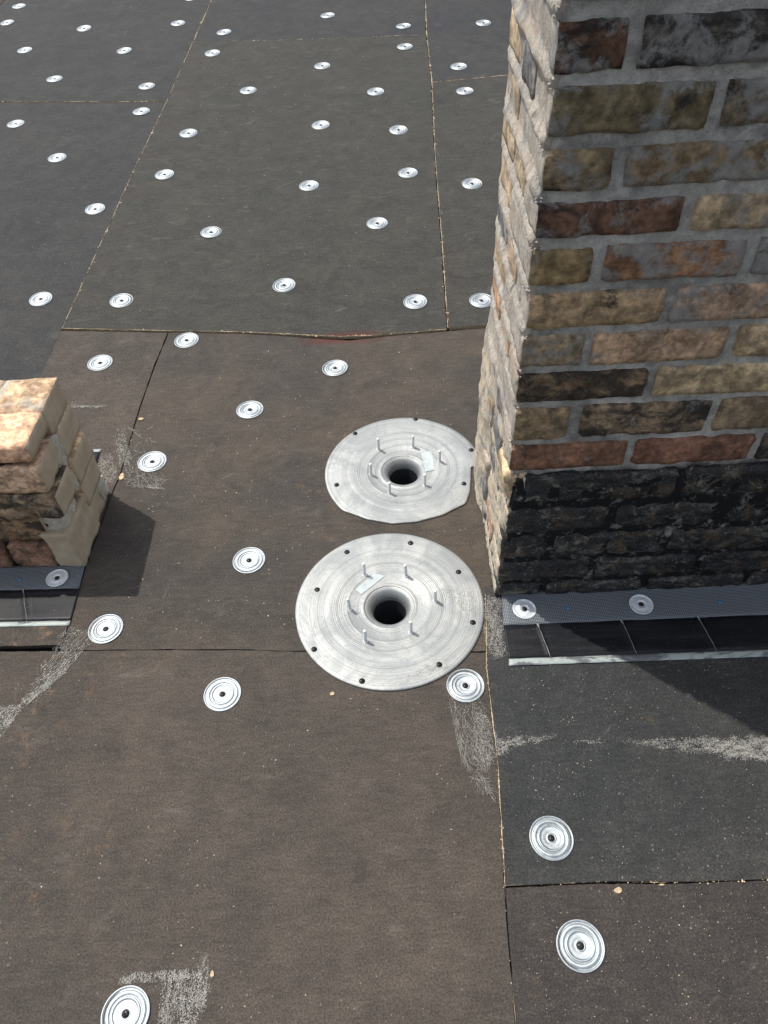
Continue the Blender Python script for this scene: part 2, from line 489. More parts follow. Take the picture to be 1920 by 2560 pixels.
# ------------------------------------------------------------------ roof surface: flat sump, far field rising away from the fold
CO, CN, SLOPE = Vector((-0.98746, 2.10067)), Vector((0.11298, 0.99360)), 0.05637
def zroof(x, y):
    return SLOPE * max(0.0, (x - CO.x) * CN.x + (y - CO.y) * CN.y)
def zfar(x, y):
    return SLOPE * ((x - CO.x) * CN.x + (y - CO.y) * CN.y)

def interp(L, y):
    for (y0, x0), (y1, x1) in zip(L, L[1:]):
        if y <= y1 or (y1, x1) == L[-1]:
            return x0 + (x1 - x0) * (y - y0) / (y1 - y0)
SLp = [(0.8, -1.075), (2.101, -0.987), (3.065, -0.915), (3.715, -0.859), (4.995, -0.769)]
SRp = [(1.958, 0.231), (2.453, 0.262), (3.017, 0.292), (3.713, 0.343), (4.262, 0.367), (4.754, 0.402)]
SL = lambda y: interp(SLp, y)
SR = lambda y: interp(SRp, y)

BIG, SMALL = (-0.002, 0.951), (0.056, 1.364)
HOLE_R = 0.0585

def area2(P):
    return sum(P[i][0] * P[(i + 1) % len(P)][1] - P[(i + 1) % len(P)][0] * P[i][1] for i in range(len(P)))
def inset(P, d):
    if area2(P) < 0: P = P[::-1]
    out = []
    n = len(P)
    for i in range(n):
        a, b, c = Vector(P[i - 1]), Vector(P[i]), Vector(P[(i + 1) % n])
        e1, e2 = (b - a).normalized(), (c - b).normalized()
        n1, n2 = Vector((-e1.y, e1.x)), Vector((-e2.y, e2.x))
        m = (n1 + n2)
        m = m / max(0.35, (1 + n1.dot(n2)))
        out.append((b.x + m.x * d, b.y + m.y * d))
    return out
def ragged(P, step, amp):
    out = []
    n = len(P)
    for i in range(n):
        a, b = Vector(P[i]), Vector(P[(i + 1) % n])
        L = (b - a).length
        k = max(1, int(L / step))
        e = (b - a) / max(L, 1e-6)
        nn = Vector((-e.y, e.x))
        for j in range(k):
            q = a.lerp(b, j / k)
            if j:
                s = q.x * 31 + q.y * 17
                q = q + nn * amp * (noise.noise(Vector((s * 2.3, q.y * 40, 0.3))) * 1.2 + rnd.uniform(-0.5, 0.5))
            out.append((q.x, q.y))
    return out

def slab(name, P, top, zf, thick, mats, parent, holes=()):
    """one board: ragged-edged slab following the roof plane, with real outlet holes"""
    bm = bmesh.new()
    def ring(pts, dz):
        return [bm.verts.new((x, y, zf(x, y) + dz)) for x, y in pts]
    loops_t = [ring(P, top)]
    loops_b = [ring(P, top - thick)]
    for (cx, cy, r) in holes:
        pts = [(cx + r * math.cos(-2 * math.pi * k / 40), cy + r * math.sin(-2 * math.pi * k / 40)) for k in range(40)]
        loops_t.append(ring(pts, top)); loops_b.append(ring(pts, top - thick))
    if holes:
        es = []
        for lp in loops_t:
            es += [bm.edges.new((lp[i], lp[(i + 1) % len(lp)])) for i in range(len(lp))]
        r = bmesh.ops.triangle_fill(bm, use_beauty=True, use_dissolve=False, edges=es, normal=(0, 0, 1))
        for f in r['geom']:
            if isinstance(f, bmesh.types.BMFace):
                f.normal_update()
                if f.normal.z < 0: f.normal_flip()
                f.material_index = 0
    else:
        f = bm.faces.new(loops_t[0]); f.material_index = 0
    for lt, lb in zip(loops_t, loops_b):
        for i in range(len(lt)):
            j = (i + 1) % len(lt)
            f = bm.faces.new((lt[i], lb[i], lb[j], lt[j])); f.material_index = 1
    me = bpy.data.meshes.new(name)
    bm.to_mesh(me); bm.free()
    return link(name, me, mats, parent)

ALLH = [(BIG[0], BIG[1], HOLE_R), (SMALL[0], SMALL[1], HOLE_R)]
roof = slab('roof_deck', inset([(-4.5, -3.0), (5.0, -3.0), (5.0, 1.42), (-4.5, 2.50)], 0.0), -0.028, lambda x, y: 0.0, 0.05, [M['deck'], M['deck']], None, ALLH)
tag(roof, kind='structure')
slab('far_deck', [(-4.5, 2.50), (5.0, 1.42), (5.0, 9.0), (-4.5, 9.0)], -0.028, zroof, 0.05, [M['deck'], M['deck']], roof)

V = [(0.213, 0.985), (0.210, 0.964), (0.1985, 0.86), (0.187, 0.78), (0.183, 0.661), (0.180, 0.58), (0.169, 0.459), (0.1605, 0.369), (0.154, 0.291), (0.147, 0.178), (0.10, -0.60)]
INN = [(-0.640, 2.045), (-0.658, 1.866), (-0.670, 1.684), (-0.677, 1.414), (-0.688, 1.33), (-0.7045, 1.10), (-0.708, 0.895)]
CRF = [(-0.988, 2.102), (-0.642, 2.050), (-0.412, 2.018), (-0.286, 1.994), (-0.186, 1.974), (-0.100, 1.958), (-0.020, 1.953), (0.085, 1.954), (0.231, 1.959)]
CRB = [(-0.640, 2.045), (-0.412, 2.014), (-0.286, 1.989), (-0.186, 1.964), (-0.075, 1.941), (-0.020, 1.943), (0.085, 1.950), (0.245, 1.956)]
MID = [(-1.06, 0.915), (-0.708, 0.893), (-0.494, 0.879), (-0.323, 0.866), (-0.204, 0.853), (0.195, 0.820)]
HORR = [(0.1605, 0.371), (0.319, 0.366), (0.444, 0.358), (0.596, 0.353), (1.40, 0.318)]
def lineL(y0, y1, n=8, dx=0.0):
    return [(SL(y0 + (y1 - y0) * i / n) + dx, y0 + (y1 - y0) * i / n) for i in range(n + 1)]
def lineR(y0, y1, n=8, dx=0.0):
    return [(SR(y0 + (y1 - y0) * i / n) + dx, y0 + (y1 - y0) * i / n) for i in range(n + 1)]

HF = [(-0.811, 4.401), (-0.365, 4.338), (-0.103, 4.315), (0.368, 4.273)]
boards = {}
def board(key, P, top, mat, zf, parent=roof, gap=0.0022, step=0.018, amp=0.0011, holes=()):
    P = ragged(inset(P, gap), step, amp)
    boards[key] = (top, zf)
    o = slab('cover_board', P, top, zf, 0.0125, [M[mat], M['edge'] if key in 'ABCKLMN' else M['foam']], parent, holes)
    return o
z0 = lambda x, y: 0.0
B_ = {}
B_['A'] = board('A', MID + V[3:] + [(-1.06, -0.60)], 0.0, 'brown', z0, gap=0.0012)
B_['B'] = board('B', CRB[:-1] + [(0.36, 1.958), (0.36, 0.992), (0.227, 0.988)] + V[1:3] + [(0.192, 0.822)] + MID[::-1][1:-1] + INN[::-1][:-1], 0.0, 'sump', z0, gap=0.0012, holes=ALLH)
B_['C'] = board('C', INN + [(-0.714, 0.905), (-0.844, 0.912), (-1.02, 0.925), (-1.000, 1.835), (-0.990, 2.095)], 0.001, 'brown', z0)
B_['K'] = board('K', V[:8] + HORR[1:] + [(1.42, 0.985)], 0.004, 'black', z0, gap=0.0012)
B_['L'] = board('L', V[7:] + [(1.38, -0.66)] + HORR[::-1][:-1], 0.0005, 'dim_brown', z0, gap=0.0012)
B_['N'] = board('N', [(0.362, 0.992), (1.46, 0.992), (1.46, 1.96), (0.362, 1.958)], 0.0, 'sump', z0)
B_['M'] = board('M', [(-1.065, 0.915), (-1.065, -0.60), (-2.28, -0.60), (-2.28, 0.985)], 0.0, 'brown', z0, step=0.05)
B_['F'] = board('F', CRF + lineR(2.1, 4.27) + HF[::-1][1:-1] + lineL(4.401, 2.3), 0.004, 'olive', zroof)
B_['E'] = board('E', lineL(1.0, 3.72, 10) + [(-1.654, 3.845), (-2.07, 3.90), (-2.29, 1.0)], 0.002, 'charcoal', zfar)
B_['H'] = board('H', lineL(3.726, 6.16, 8) + [(-1.93, 6.3), (-2.07, 3.91), (-1.654, 3.853)], 0.003, 'charcoal', zfar)
B_['G'] = board('G', HF + lineR(4.30, 6.6, 6) + lineL(6.7, 4.43, 6), 0.0025, 'charcoal', zroof)
B_['I'] = board('I', [(0.236, 1.962)] + [(1.46, 1.965), (1.565, 3.77), (0.649, 3.727)] + lineR(3.713, 2.0)[:-1], 0.006, 'olive', zroof)
B_['J'] = board('J', [(0.345, 3.719), (0.649, 3.733), (1.565, 3.776), (1.70, 6.1)] + lineR(6.1, 3.8, 6), 0.005, 'charcoal', zroof)
B_['O'] = board('O', [(-2.085, 3.90), (-2.30, 1.0), (-3.5, 1.0), (-3.3, 4.05)], 0.0, 'charcoal', zfar, step=0.08)
B_['Q'] = board('Q', [(-2.08, 3.91), (-1.94, 6.3), (-3.15, 6.4), (-3.3, 4.06)], 0.0, 'charcoal', zfar, step=0.08)

# frayed foam along the joints, one per board edge
def blob(mb, c, s, mi=0):
    vv = []
    for d in ((1, 0, 0), (0, 1, 0), (-1, 0, 0), (0, -1, 0)):
        a = rnd.uniform(0.6, 1.25)
        vv.append((c[0] + d[0] * s[0] * a + rnd.uniform(-.3, .3) * s[0], c[1] + d[1] * s[1] * a + rnd.uniform(-.3, .3) * s[1], c[2] + rnd.uniform(0, .4) * s[2]))
    vv.append((c[0] + rnd.uniform(-.3, .3) * s[0], c[1] + rnd.uniform(-.3, .3) * s[1], c[2] + s[2]))
    mb.add(vv, [(0, 1, 4), (1, 2, 4), (2, 3, 4), (3, 0, 4)], mi)
def fray(key, L, cover, size, seed=0.0, pale=0.35, spread=0.0025):
    top, zf = boards[key]
    mb = MB()
    for a, b in zip(L, L[1:]):
        a, b = Vector(a), Vector(b)
        ln = (b - a).length
        e = (b - a) / max(ln, 1e-6)
        nn = Vector((-e.y, e.x))
        st = size * 0.8
        n = max(1, int(ln / st))
        prev = None
        for i in range(n + 1):               # torn lip: a ribbon whose width comes and goes
            q = a.lerp(b, i / n)
            w = noise.noise(Vector((q.x * 16 + seed, q.y * 16, seed))) * 0.9 + noise.noise(Vector((q.x * 90, q.y * 90 + seed, 1))) * 0.5 + (cover - 0.5) * 1.6
            w = max(0.0, min(1.5, w + 0.25)) * size * rnd.uniform(0.35, 0.8)
            off = nn * size * 0.22 * noise.noise(Vector((q.x * 50, q.y * 50, seed + 3)))
            p0, p1, pm = q + off - nn * w * 0.5, q + off + nn * w * 0.5, q + off
            z = zf(q.x, q.y) + top
            cur = [(p0.x, p0.y, z + 0.0002), (pm.x, pm.y, z + 0.0004 + w * 0.4), (p1.x, p1.y, z + 0.0002)]
            if prev and w > 0 and pw > 0:
                mi = 1 if rnd.random() < pale else 0
                mb.add(prev + cur, [(0, 3, 4, 1), (1, 4, 5, 2)], mi)
            prev, pw = cur, w
        for i in range(int(n * 0.55)):       # loose crumbs beside it
            q = a.lerp(b, rnd.random())
            if rnd.random() > noise.noise(Vector((q.x * 7 + seed, q.y * 7, seed))) * 0.9 + cover: continue
            k = size * (0.16 + rnd.random() * 0.30 + (0.5 if rnd.random() < 0.04 else 0))
            x, y = q.x + rnd.gauss(0, spread * 1.3), q.y + rnd.gauss(0, spread * 1.3)
            blob(mb, (x, y, zf(x, y) + top - 0.0005), (k, k, k * 0.6), 1 if rnd.random() < pale else 0)
    o = mb.build('foam_edge', [M['foam'], M['foam_pale']], B_[key], smooth=False)
    o['kind'] = 'stuff'
fray('F', lineL(2.1, 4.4, 16), 0.62, 0.0070, 1)
fray('G', lineL(4.4, 6.2, 12), 0.75, 0.0088, 2)
fray('I', lineR(1.96, 3.71, 16, 0.002), 0.72, 0.0068, 3, 0.2)
fray('J', lineR(3.71, 6.0, 12, 0.002), 0.75, 0.0082, 4)
fray('F', CRF, 0.60, 0.0066, 5)
fray('H', [(-2.07, 3.905), (-1.654, 3.85), (-0.87, 3.724)], 0.42, 0.0110, 6)
fray('G', HF, 0.42, 0.0110, 7)
fray('J', [(0.345, 3.714), (0.649, 3.729), (0.9, 3.74)], 0.65, 0.0085, 8, 0.1)
fray('K', V[1:8], 0.85, 0.0036, 9, 0.35, 0.0012)
fray('L', V[7:], 0.35, 0.0026, 10, 0.2, 0.0012)
fray('K', HORR, 0.36, 0.0034, 11, 0.8, 0.002)
fray('C', INN[1:5], 0.20, 0.0035, 12)
fray('E', lineL(1.7, 2.1, 6), 0.3, 0.0045, 13)

# ------------------------------------------------------------------ brick making
def brick_mesh(sx, sy, sz, seed, cell=0.0125, rad=0.006, amp=0.0022, mats=(), fresh=None, chip=0.0):
    nx, ny, nz = max(2, round(sx / cell)), max(2, round(sy / cell)), max(2, round(sz / cell))
    idx, V_, F_s, mi = {}, [], [], []
    hx, hy, hz = sx / 2, sy / 2, sz / 2
    rv = random.Random(seed * 13 + 1)
    cuts = []
    if chip:
        for _ in range(3):
            cn = Vector((rv.choice((-1, 1)) * rv.uniform(.6, 1), rv.choice((-1, 1)) * rv.uniform(.2, 1), rv.choice((-1, 1)) * rv.uniform(.4, 1))).normalized()
            reach = abs(cn.x) * hx + abs(cn.y) * hy + abs(cn.z) * hz
            cuts.append((cn, reach - chip * rv.uniform(.5, 1.3)))
    def vid(i, j, k):
        key = (i, j, k)
        if key not in idx:
            p = Vector(((i / nx * 2 - 1) * hx, (j / ny * 2 - 1) * hy, (k / nz * 2 - 1) * hz))
            inn = Vector((max(-hx + rad, min(hx - rad, p.x)), max(-hy + rad, min(hy - rad, p.y)), max(-hz + rad, min(hz - rad, p.z))))
            d = p - inn
            if d.length > 1e-9: p = inn + d.normalized() * rad
            nr = d.normalized() if d.length > 1e-9 else Vector((0, 0, 1))
            q = p * 28 + Vector((seed * 3.7, seed * 1.3, seed * 2.1))
            p = p + nr * (amp * noise.noise(q) + amp * 0.8 * noise.noise(q * 2.7) + amp * 0.5 * noise.noise(q * 6))
            for cn, cd in cuts:
                e = p.dot(cn) - cd
                if e > 0: p = p - cn * e * 0.9
            idx[key] = len(V_)
            V_.append(p)
        return idx[key]
    def face(a, b, c, d, m):
        F_s.append((vid(*a), vid(*b), vid(*c), vid(*d))); mi.append(m)
    fr = fresh or ()
    for j in range(ny):
        for k in range(nz):
            face((0, j, k), (0, j, k + 1), (0, j + 1, k + 1), (0, j + 1, k), 1 if '-x' in fr else 0)
            face((nx, j, k), (nx, j + 1, k), (nx, j + 1, k + 1), (nx, j, k + 1), 1 if '+x' in fr else 0)
    for i in range(nx):
        for k in range(nz):
            face((i, 0, k), (i + 1, 0, k), (i + 1, 0, k + 1), (i, 0, k + 1), 1 if '-y' in fr else 0)
            face((i, ny, k), (i, ny, k + 1), (i + 1, ny, k + 1), (i + 1, ny, k), 1 if '+y' in fr else 0)
        for j in range(ny):
            face((i, j, 0), (i, j + 1, 0), (i + 1, j + 1, 0), (i + 1, j, 0), 0)
            face((i, j, nz), (i + 1, j, nz), (i + 1, j + 1, nz), (i, j + 1, nz), 1 if '+z' in fr else 0)
    me = bpy.data.meshes.new('brick')
    me.from_pydata([tuple(p) for p in V_], [], F_s)
    me.polygons.foreach_set('material_index', mi)
    me.polygons.foreach_set('use_smooth', [True] * len(F_s))
    for m in mats: me.materials.append(m)
    me.update()
    return me

nb = [0]
def put_brick(parent, lo, hi, col, soot=0.2, smear=0.4, fresh=None, mats=None, cell=0.0125, amp=0.0022, rad=0.006, tilt=0.01, chip=0.0):
    nb[0] += 1
    c = [(a + b) / 2 for a, b in zip(lo, hi)]
    s = [b - a for a, b in zip(lo, hi)]
    me = brick_mesh(s[0], s[1], s[2], nb[0], cell, rad, amp, mats or (M['brick'], M['brick_fresh']), fresh, chip)
    o = link('brick', me, (), parent, c)
    o.rotation_euler = (rnd.gauss(0, tilt * 0.6), rnd.gauss(0, tilt * 0.7), rnd.gauss(0, tilt * 0.5))
    o.color = (*col, 1.0)
    o['soot'] = float(soot)
    o['smear'] = float(smear)
    return o

# ------------------------------------------------------------------ the tall brick wall on the right
wall = empty('brick_wall', (0.231, 0.9675, 0.004), (0, 0, math.radians(-1.5)))
tag(wall, 'tall brick wall with tarred black base and a rough sunlit broken end', 'brick wall')
WT, WL = 0.352, 1.62                       # thickness, length built
mort = [0.0, 0.046, 0.121, 0.203, 0.283, 0.369, 0.444, 0.528, 0.600, 0.673, 0.7465, 0.8205, 0.886, 0.957, 1.029, 1.101]
while mort[-1] < 1.62: mort.append(mort[-1] + 0.0725)
D = dict
front = {   # course index from the base: joint positions along the wall and the bricks' own colours
    0: ([0.101, 0.32], []), 1: ([0.20], []), 2: ([0.100, 0.334], []), 3: ([0.210], []), 4: ([0.323], []),
    5: ([0.216, 0.440], [((.175, .098, .066), .38, .18), ((.160, .086, .060), .50, .15), ((.07, .06, .05), .95, .1)]),
    6: ([0.109, 0.341], [((.205, .158, .098), .45, .15), ((.190, .145, .100), .80, .22), ((.180, .142, .095), .48, .2)]),
    7: ([0.219], [((.160, .115, .075), .90, .20), ((.330, .262, .170), .22, .25)]),
    8: ([0.105, 0.328], [((.205, .165, .112), .42, .45), ((.310, .220, .150), .32, .30), ((.325, .255, .165), .25, .22)]),
    9: ([0.214], [((.290, .215, .135), .48, .18), ((.270, .195, .140), .38, .52)]),
    10: ([0.097, 0.312], [((.200, .150, .080), .45, .25), ((.205, .118, .070), .40, .50), ((.16, .14, .12), .4, .75)]),
    11: ([0.206], [((.115, .066, .046), .70, .38), ((.290, .230, .155), .25, .42)]),
    12: ([0.101], [((.175, .138, .088), .55, .45), ((.185, .140, .088), .50, .62)]),
    13: ([0.207], [((.130, .108, .066), .65, .45), ((.150, .125, .090), .55, .60)]),
    14: ([0.092], [((.120, .070, .045), .78, .45), ((.095, .088, .080), .85, .52)]),
    15: ([0.207], [((.100, .088, .062), .50, .50), ((.10, .09, .07), .5, .6)]),
}
PAL = [(.20, .155, .105), (.27, .20, .13), (.17, .10, .066), (.17, .13, .085), (.29, .23, .155), (.13, .10, .07)]
JT = 0.0084                                # half joint
for ci in range(len(mort) - 1):
    JT = 0.0070 if ci <= 9 else 0.0084
    zb, zt = mort[ci] + JT, mort[ci + 1] - JT
    if ci == 0: zb = 0.002
    tarred = ci <= 4
    js, cols = front.get(ci, ([0.1 if ci % 2 == 0 else 0.21], []))
    xs = [0.0] + list(js)
    while xs[-1] < WL: xs.append(xs[-1] + rnd.uniform(0.212, 0.224))
    yf = -0.010 if tarred else 0.0
    yf += {0: -0.006, 1: -0.003, 4: 0.002}.get(ci, 0.0)
    for bi in range(len(xs) - 1):
        x0 = xs[bi] + (JT if bi else 0.0)
        x1 = min(xs[bi + 1] - JT, WL)
        if x1 - x0 < 0.03: continue
        if ci == 6 and bi == 0: x1 -= 0.006
        header = (bi == 0 and x1 - x0 < 0.13)
        depth = 0.205 if header else 0.10
        first = bi == 0
        xe = x0 + (rnd.uniform(-0.003, 0.004) if first else 0)
        if ci == 4 and first: xe += 0.030          # corner broken off below the red course
        if ci == 3 and first: xe += 0.006
        y0 = yf + rnd.uniform(-0.0015, 0.0015)
        if tarred:
            put_brick(wall, (xe, y0, zb), (x1, y0 + depth, zt), (.05, .045, .04), .5, .1, ('-x',) if first else None,
                      (M['tar'], M['coat']), 0.011, 0.0048, 0.008, 0.014, 0.006)
        else:
            col, so, sm = cols[bi] if bi < len(cols) else (rnd.choice(PAL), rnd.uniform(.1, .5), rnd.uniform(.2, .5))
            put_brick(wall, (xe, y0, zb), (x1, y0 + depth, zt), col, so, sm + (0.12 if ci >= 10 else 0.05), ('-x',) if first else None, (M['brick'], M['coat']), 0.0095, 0.0027, 0.0040, 0.011, 0.006)
        if first:                          # bricks showing on the broken end, behind the corner brick
            yb = y0 + depth + 0.013
            while yb < WT - 0.03:
                ye = min(yb + rnd.choice((0.10, 0.10, 0.205)), WT)
                if WT - ye < 0.04: ye = WT
                xo = rnd.uniform(0.0005, 0.0035)
                if ci <= 5 and yb > 0.17: xo -= rnd.uniform(0.004, 0.010)
                put_brick(wall, (xo, yb, zb), (xo + 0.19, ye + (0.012 if ci <= 4 else 0), zt),
                          rnd.choice([(.34, .27, .20), (.36, .235, .165), (.30, .27, .235), (.12, .125, .135), (.15, .15, .155), (.35, .29, .21)]), 0.25, 0.42,
                          ('-x', '+y'), None, 0.012, 0.004 if ci <= 5 else 0.0018, 0.004, 0.02, 0.010 if ci <= 5 else 0.004)
                yb = ye + 0.013
TOP = mort[-1]
put_brick(wall, (-0.003, 0.006, 0.288), (0.040, 0.085, 0.366), (.36, .29, .20), 0.15, 0.2, None, (M['brick_fresh'], M['brick_fresh']), 0.008, 0.004, 0.004, 0.12, 0.016)
# mortar bed: one rough core just behind the brick faces
def rough_box(lo, hi, cell, amp, k, seed, mi_fn=None):
    mb = MB()
    n = [max(1, round((b - a) / cell)) for a, b in zip(lo, hi)]
    idx = {}
    def vid(i, j, k_):
        key = (i, j, k_)
        if key not in idx:
            p = Vector((lo[0] + (hi[0] - lo[0]) * i / n[0], lo[1] + (hi[1] - lo[1]) * j / n[1], lo[2] + (hi[2] - lo[2]) * k_ / n[2]))
            q = p * k + Vector((seed, seed, seed))
            p = p + Vector((noise.noise(q), noise.noise(q + Vector((9, 0, 0))), noise.noise(q + Vector((0, 9, 0))))) * amp + \
                Vector((noise.noise(q * 3), noise.noise(q * 3 + Vector((9, 0, 0))), 0)) * amp * 0.5
            idx[key] = len(mb.v); mb.v.append(tuple(p))
        return idx[key]
    def f(a, b, c, d, m):
        mb.f.append((vid(*a), vid(*b), vid(*c), vid(*d))); mb.m.append(m)
    for j in range(n[1]):
        for k_ in range(n[2]):
            f((0, j, k_), (0, j, k_ + 1), (0, j + 1, k_ + 1), (0, j + 1, k_), 1)
            f((n[0], j, k_), (n[0], j + 1, k_), (n[0], j + 1, k_ + 1), (n[0], j, k_ + 1), 1)
    for i in range(n[0]):
        for k_ in range(n[2]):
            f((i, 0, k_), (i + 1, 0, k_), (i + 1, 0, k_ + 1), (i, 0, k_ + 1), 0)
            f((i, n[1], k_), (i, n[1], k_ + 1), (i + 1, n[1], k_ + 1), (i + 1, n[1], k_), 0)
        for j in range(n[1]):
            f((i, j, n[2]), (i + 1, j, n[2]), (i + 1, j + 1, n[2]), (i, j + 1, n[2]), 1)
            f((i, j, 0), (i, j + 1, 0), (i + 1, j + 1, 0), (i + 1, j, 0), 0)
    return mb
rough_box((0.012, 0.0056, 0.0), (WL - 0.01, WT - 0.01, TOP), 0.0095, 0.0034, 38, 3.0).build('mortar', [M['mortar'], M['cream']], wall)
rough_box((0.014, -0.0064, 0.0), (WL - 0.02, 0.05, 0.350), 0.010, 0.0062, 30, 8.0).build('mortar', [M['mortar'], M['mortar']], wall)
# mortar and dust clinging to the broken end
def wall_end():
    mb = MB()
    ny, nz = 60, 230
    vv = []
    for j in range(ny + 1):
        for k in range(nz + 1):
            y, z = 0.006 + (WT - 0.002) * j / ny, 0.001 + (TOP - 0.002) * k / nz
            dj = min(abs(z - m) for m in mort)
            ridge = math.exp(-(dj / 0.010) ** 2)
            low = 1.0 / (1.0 + math.exp((z - 0.43) / 0.03))
            q = Vector((y * 20, z * 14, 1.7))
            big = noise.noise(q * 0.9 + Vector((3, 3, 3)))
            edge = min(1.0, max(0.0, (WT + 0.004 - y) / 0.05))
            x = 0.0046 - ridge * (0.0030 + 0.0055 * edge) * (1 - 0.5 * low) - 0.0050 * max(0, big) * edge + 0.0018 * noise.noise(q * 3.1) + 0.0012 * noise.noise(q * 9)
            x += low * (0.006 * noise.noise(Vector((y * 26, z * 9, 5.0))) + 0.004 * noise.noise(Vector((y * 60, z * 30, 2.0))))
            if y > 0.22: x -= low * 0.012 * min(1, (y - 0.22) / 0.06)
            if y < 0.05 and 0.27 < z < 0.38: x += 0.03 * (1 - abs(z - 0.325) / 0.055) * (1 - y / 0.05)
            if y < 0.02: x += 0.006 * (1 - y / 0.02)
            yy = y
            if j == ny: yy += 0.003 * noise.noise(Vector((z * 22, 0, 9))) + 0.003 * noise.noise(Vector((z * 70, 0, 3))) + 0.010 * low
            if j == 0: yy += 0.004 * noise.noise(Vector((z * 40, 0, 4)))
            vv.append((x, yy, z))
    fs = [(j * (nz + 1) + k, j * (nz + 1) + k + 1, (j + 1) * (nz + 1) + k + 1, (j + 1) * (nz + 1) + k) for j in range(ny) for k in range(nz)]
    mb.add(vv, fs)
    b = len(mb.v)                        # return edges into the wall so the crust has thickness
    for j, dy in ((0, 0.0), (ny, 0.0)):
        base = len(mb.v)
        for k in range(nz + 1):
            v = mb.v[j * (nz + 1) + k]
            mb.v.append((v[0] + 0.025, v[1] - (0.004 if j else -0.006), v[2]))
        for k in range(nz):
            a0, a1 = j * (nz + 1) + k, j * (nz + 1) + k + 1
            q = (a0, base + k, base + k + 1, a1) if j == 0 else (a0, a1, base + k + 1, base + k)
            mb.f.append(q); mb.m.append(0)
    mb.build('mortar_crust', [M['coat']], wall)
wall_end()
# mortar lumps squeezed out at the corner, one below each brick
mbl = MB()
for m in mort[6:]:
    for _ in range(14):
        blob(mbl, (rnd.uniform(-0.003, 0.006), rnd.uniform(-0.001, 0.025), m + rnd.uniform(-0.010, 0.006)), (rnd.uniform(.0012, .0032),) * 2 + (rnd.uniform(.001, .0032),))
o = mbl.build('mortar_lump', [M['coat']], wall, smooth=True)
o['kind'] = 'stuff'

# ------------------------------------------------------------------ the low broken wall on the left
stub = empty('broken_wall', (-0.700, 1.118, 0.002), (0, 0, math.radians(-3.0)))
tag(stub, 'low broken brick wall stub with jagged end and flat sunlit top', 'brick wall')
cm = (M['brick'], M['clay'])
tm = (M['tar'], M['clay'])
SL_ = 1.55
def stub_row(y0, y1, z0_, z1_, xend, col, soot, smear, mats, fresh, amp=0.004, chip=0.008, first_len=None):
    x = xend
    first = True
    while x > -SL_:
        L = first_len if (first and first_len) else rnd.uniform(0.19, 0.215)
        x2 = max(x - L, -SL_)
        kk = rnd.uniform(0.8, 1.2); cc = tuple(c * kk for c in col)
        put_brick(stub, (x2, y0 + rnd.uniform(-.003, .003), z0_), (x, y1, z1_), cc, soot, smear, fresh + (('+x',) if first else ()), mats, 0.012, amp * 0.6, 0.0022, 0.02 if first else 0.01, chip * 0.7)
        x = x2 - 0.012
        first = False
#         y0     y1     z0     z1     end     colour
stub_row(0.128, 0.242, 0.292, 0.362, -0.006, (.50, .36, .245), .05, .45, (M['brick_fresh'], M['clay']), (), 0.003, 0.006, 0.105)
stub_row(0.132, 0.240, 0.218, 0.288, -0.003, (.45, .36, .25), .05, .35, cm, (), 0.003, 0.006)
stub_row(0.125, 0.232, 0.145, 0.212, 0.006, (.42, .33, .22), .10, .3, cm, (), 0.003, 0.012, 0.17)
stub_row(0.120, 0.232, 0.074, 0.142, 0.001, (.42, .33, .22), .10, .3, cm, (), 0.003, 0.006)
stub_row(0.120, 0.240, 0.000, 0.070, -0.006, (.40, .32, .22), .10, .3, cm, (), 0.005, 0.015)
stub_row(0.018, 0.1255, 0.322, 0.3635, -0.004, (.47, .31, .215), .05, .30, (M['brick_fresh'], M['clay']), (), 0.003, 0.005, 0.16)
stub_row(0.008, 0.100, 0.246, 0.312, 0.004, (.34, .245, .175), .45, .3, cm, (), 0.006, 0.012, 0.14)
stub_row(-0.004, 0.094, 0.172, 0.238, 0.014, (.25, .19, .13), .80, .25, cm, (), 0.006, 0.014, 0.17)
stub_row(0.010, 0.100, 0.086, 0.160, -0.055, (.17, .115, .070), .75, .2, cm, (), 0.006, 0.014, 0.15)
stub_row(0.000, 0.100, 0.000, 0.076, -0.060, (.19, .115, .080), .55, .2, (M['brick'], M['clay']), (), 0.006, 0.014, 0.10)
rough_box((-SL_ + .01, 0.020, 0.0), (-0.050, 0.232, 0.350), 0.012, 0.007, 24, 14.0).build('mortar', [M['mortar'], M['cream']], stub)
# mortar-faced block at the foot of the broken end
def foot():
    mb = rough_box((-0.062, 0.000, 0.0), (-0.002, 0.130, 0.114), 0.008, 0.004, 22, 21.0)
    vv = []
    for v in mb.v:
        x, y, z = v
        cut = max(0.0, z - 0.095 - 0.02 * (y / 0.13)) * 0.6
        vv.append((x - cut * 0.8, y, z))
    mb.v = vv
    mb.m = [0] * len(mb.f)
    mb.build('mortar_block', [M['clay']], stub)
foot()
for (lo, hi) in (((-0.04, 0.196, 0.006), (-0.002, 0.236, 0.066)), ((-0.05, 0.085, 0.225), (0.002, 0.128, 0.300)), ((-0.05, 0.096, 0.150), (0.004, 0.118, 0.245)), ((-0.06, 0.02, 0.090), (-0.012, 0.10, 0.165))):
    rough_box(lo, hi, 0.008, 0.007, 40, lo[0] * 99).build('mortar', [M['cream'], M['cream']], stub)
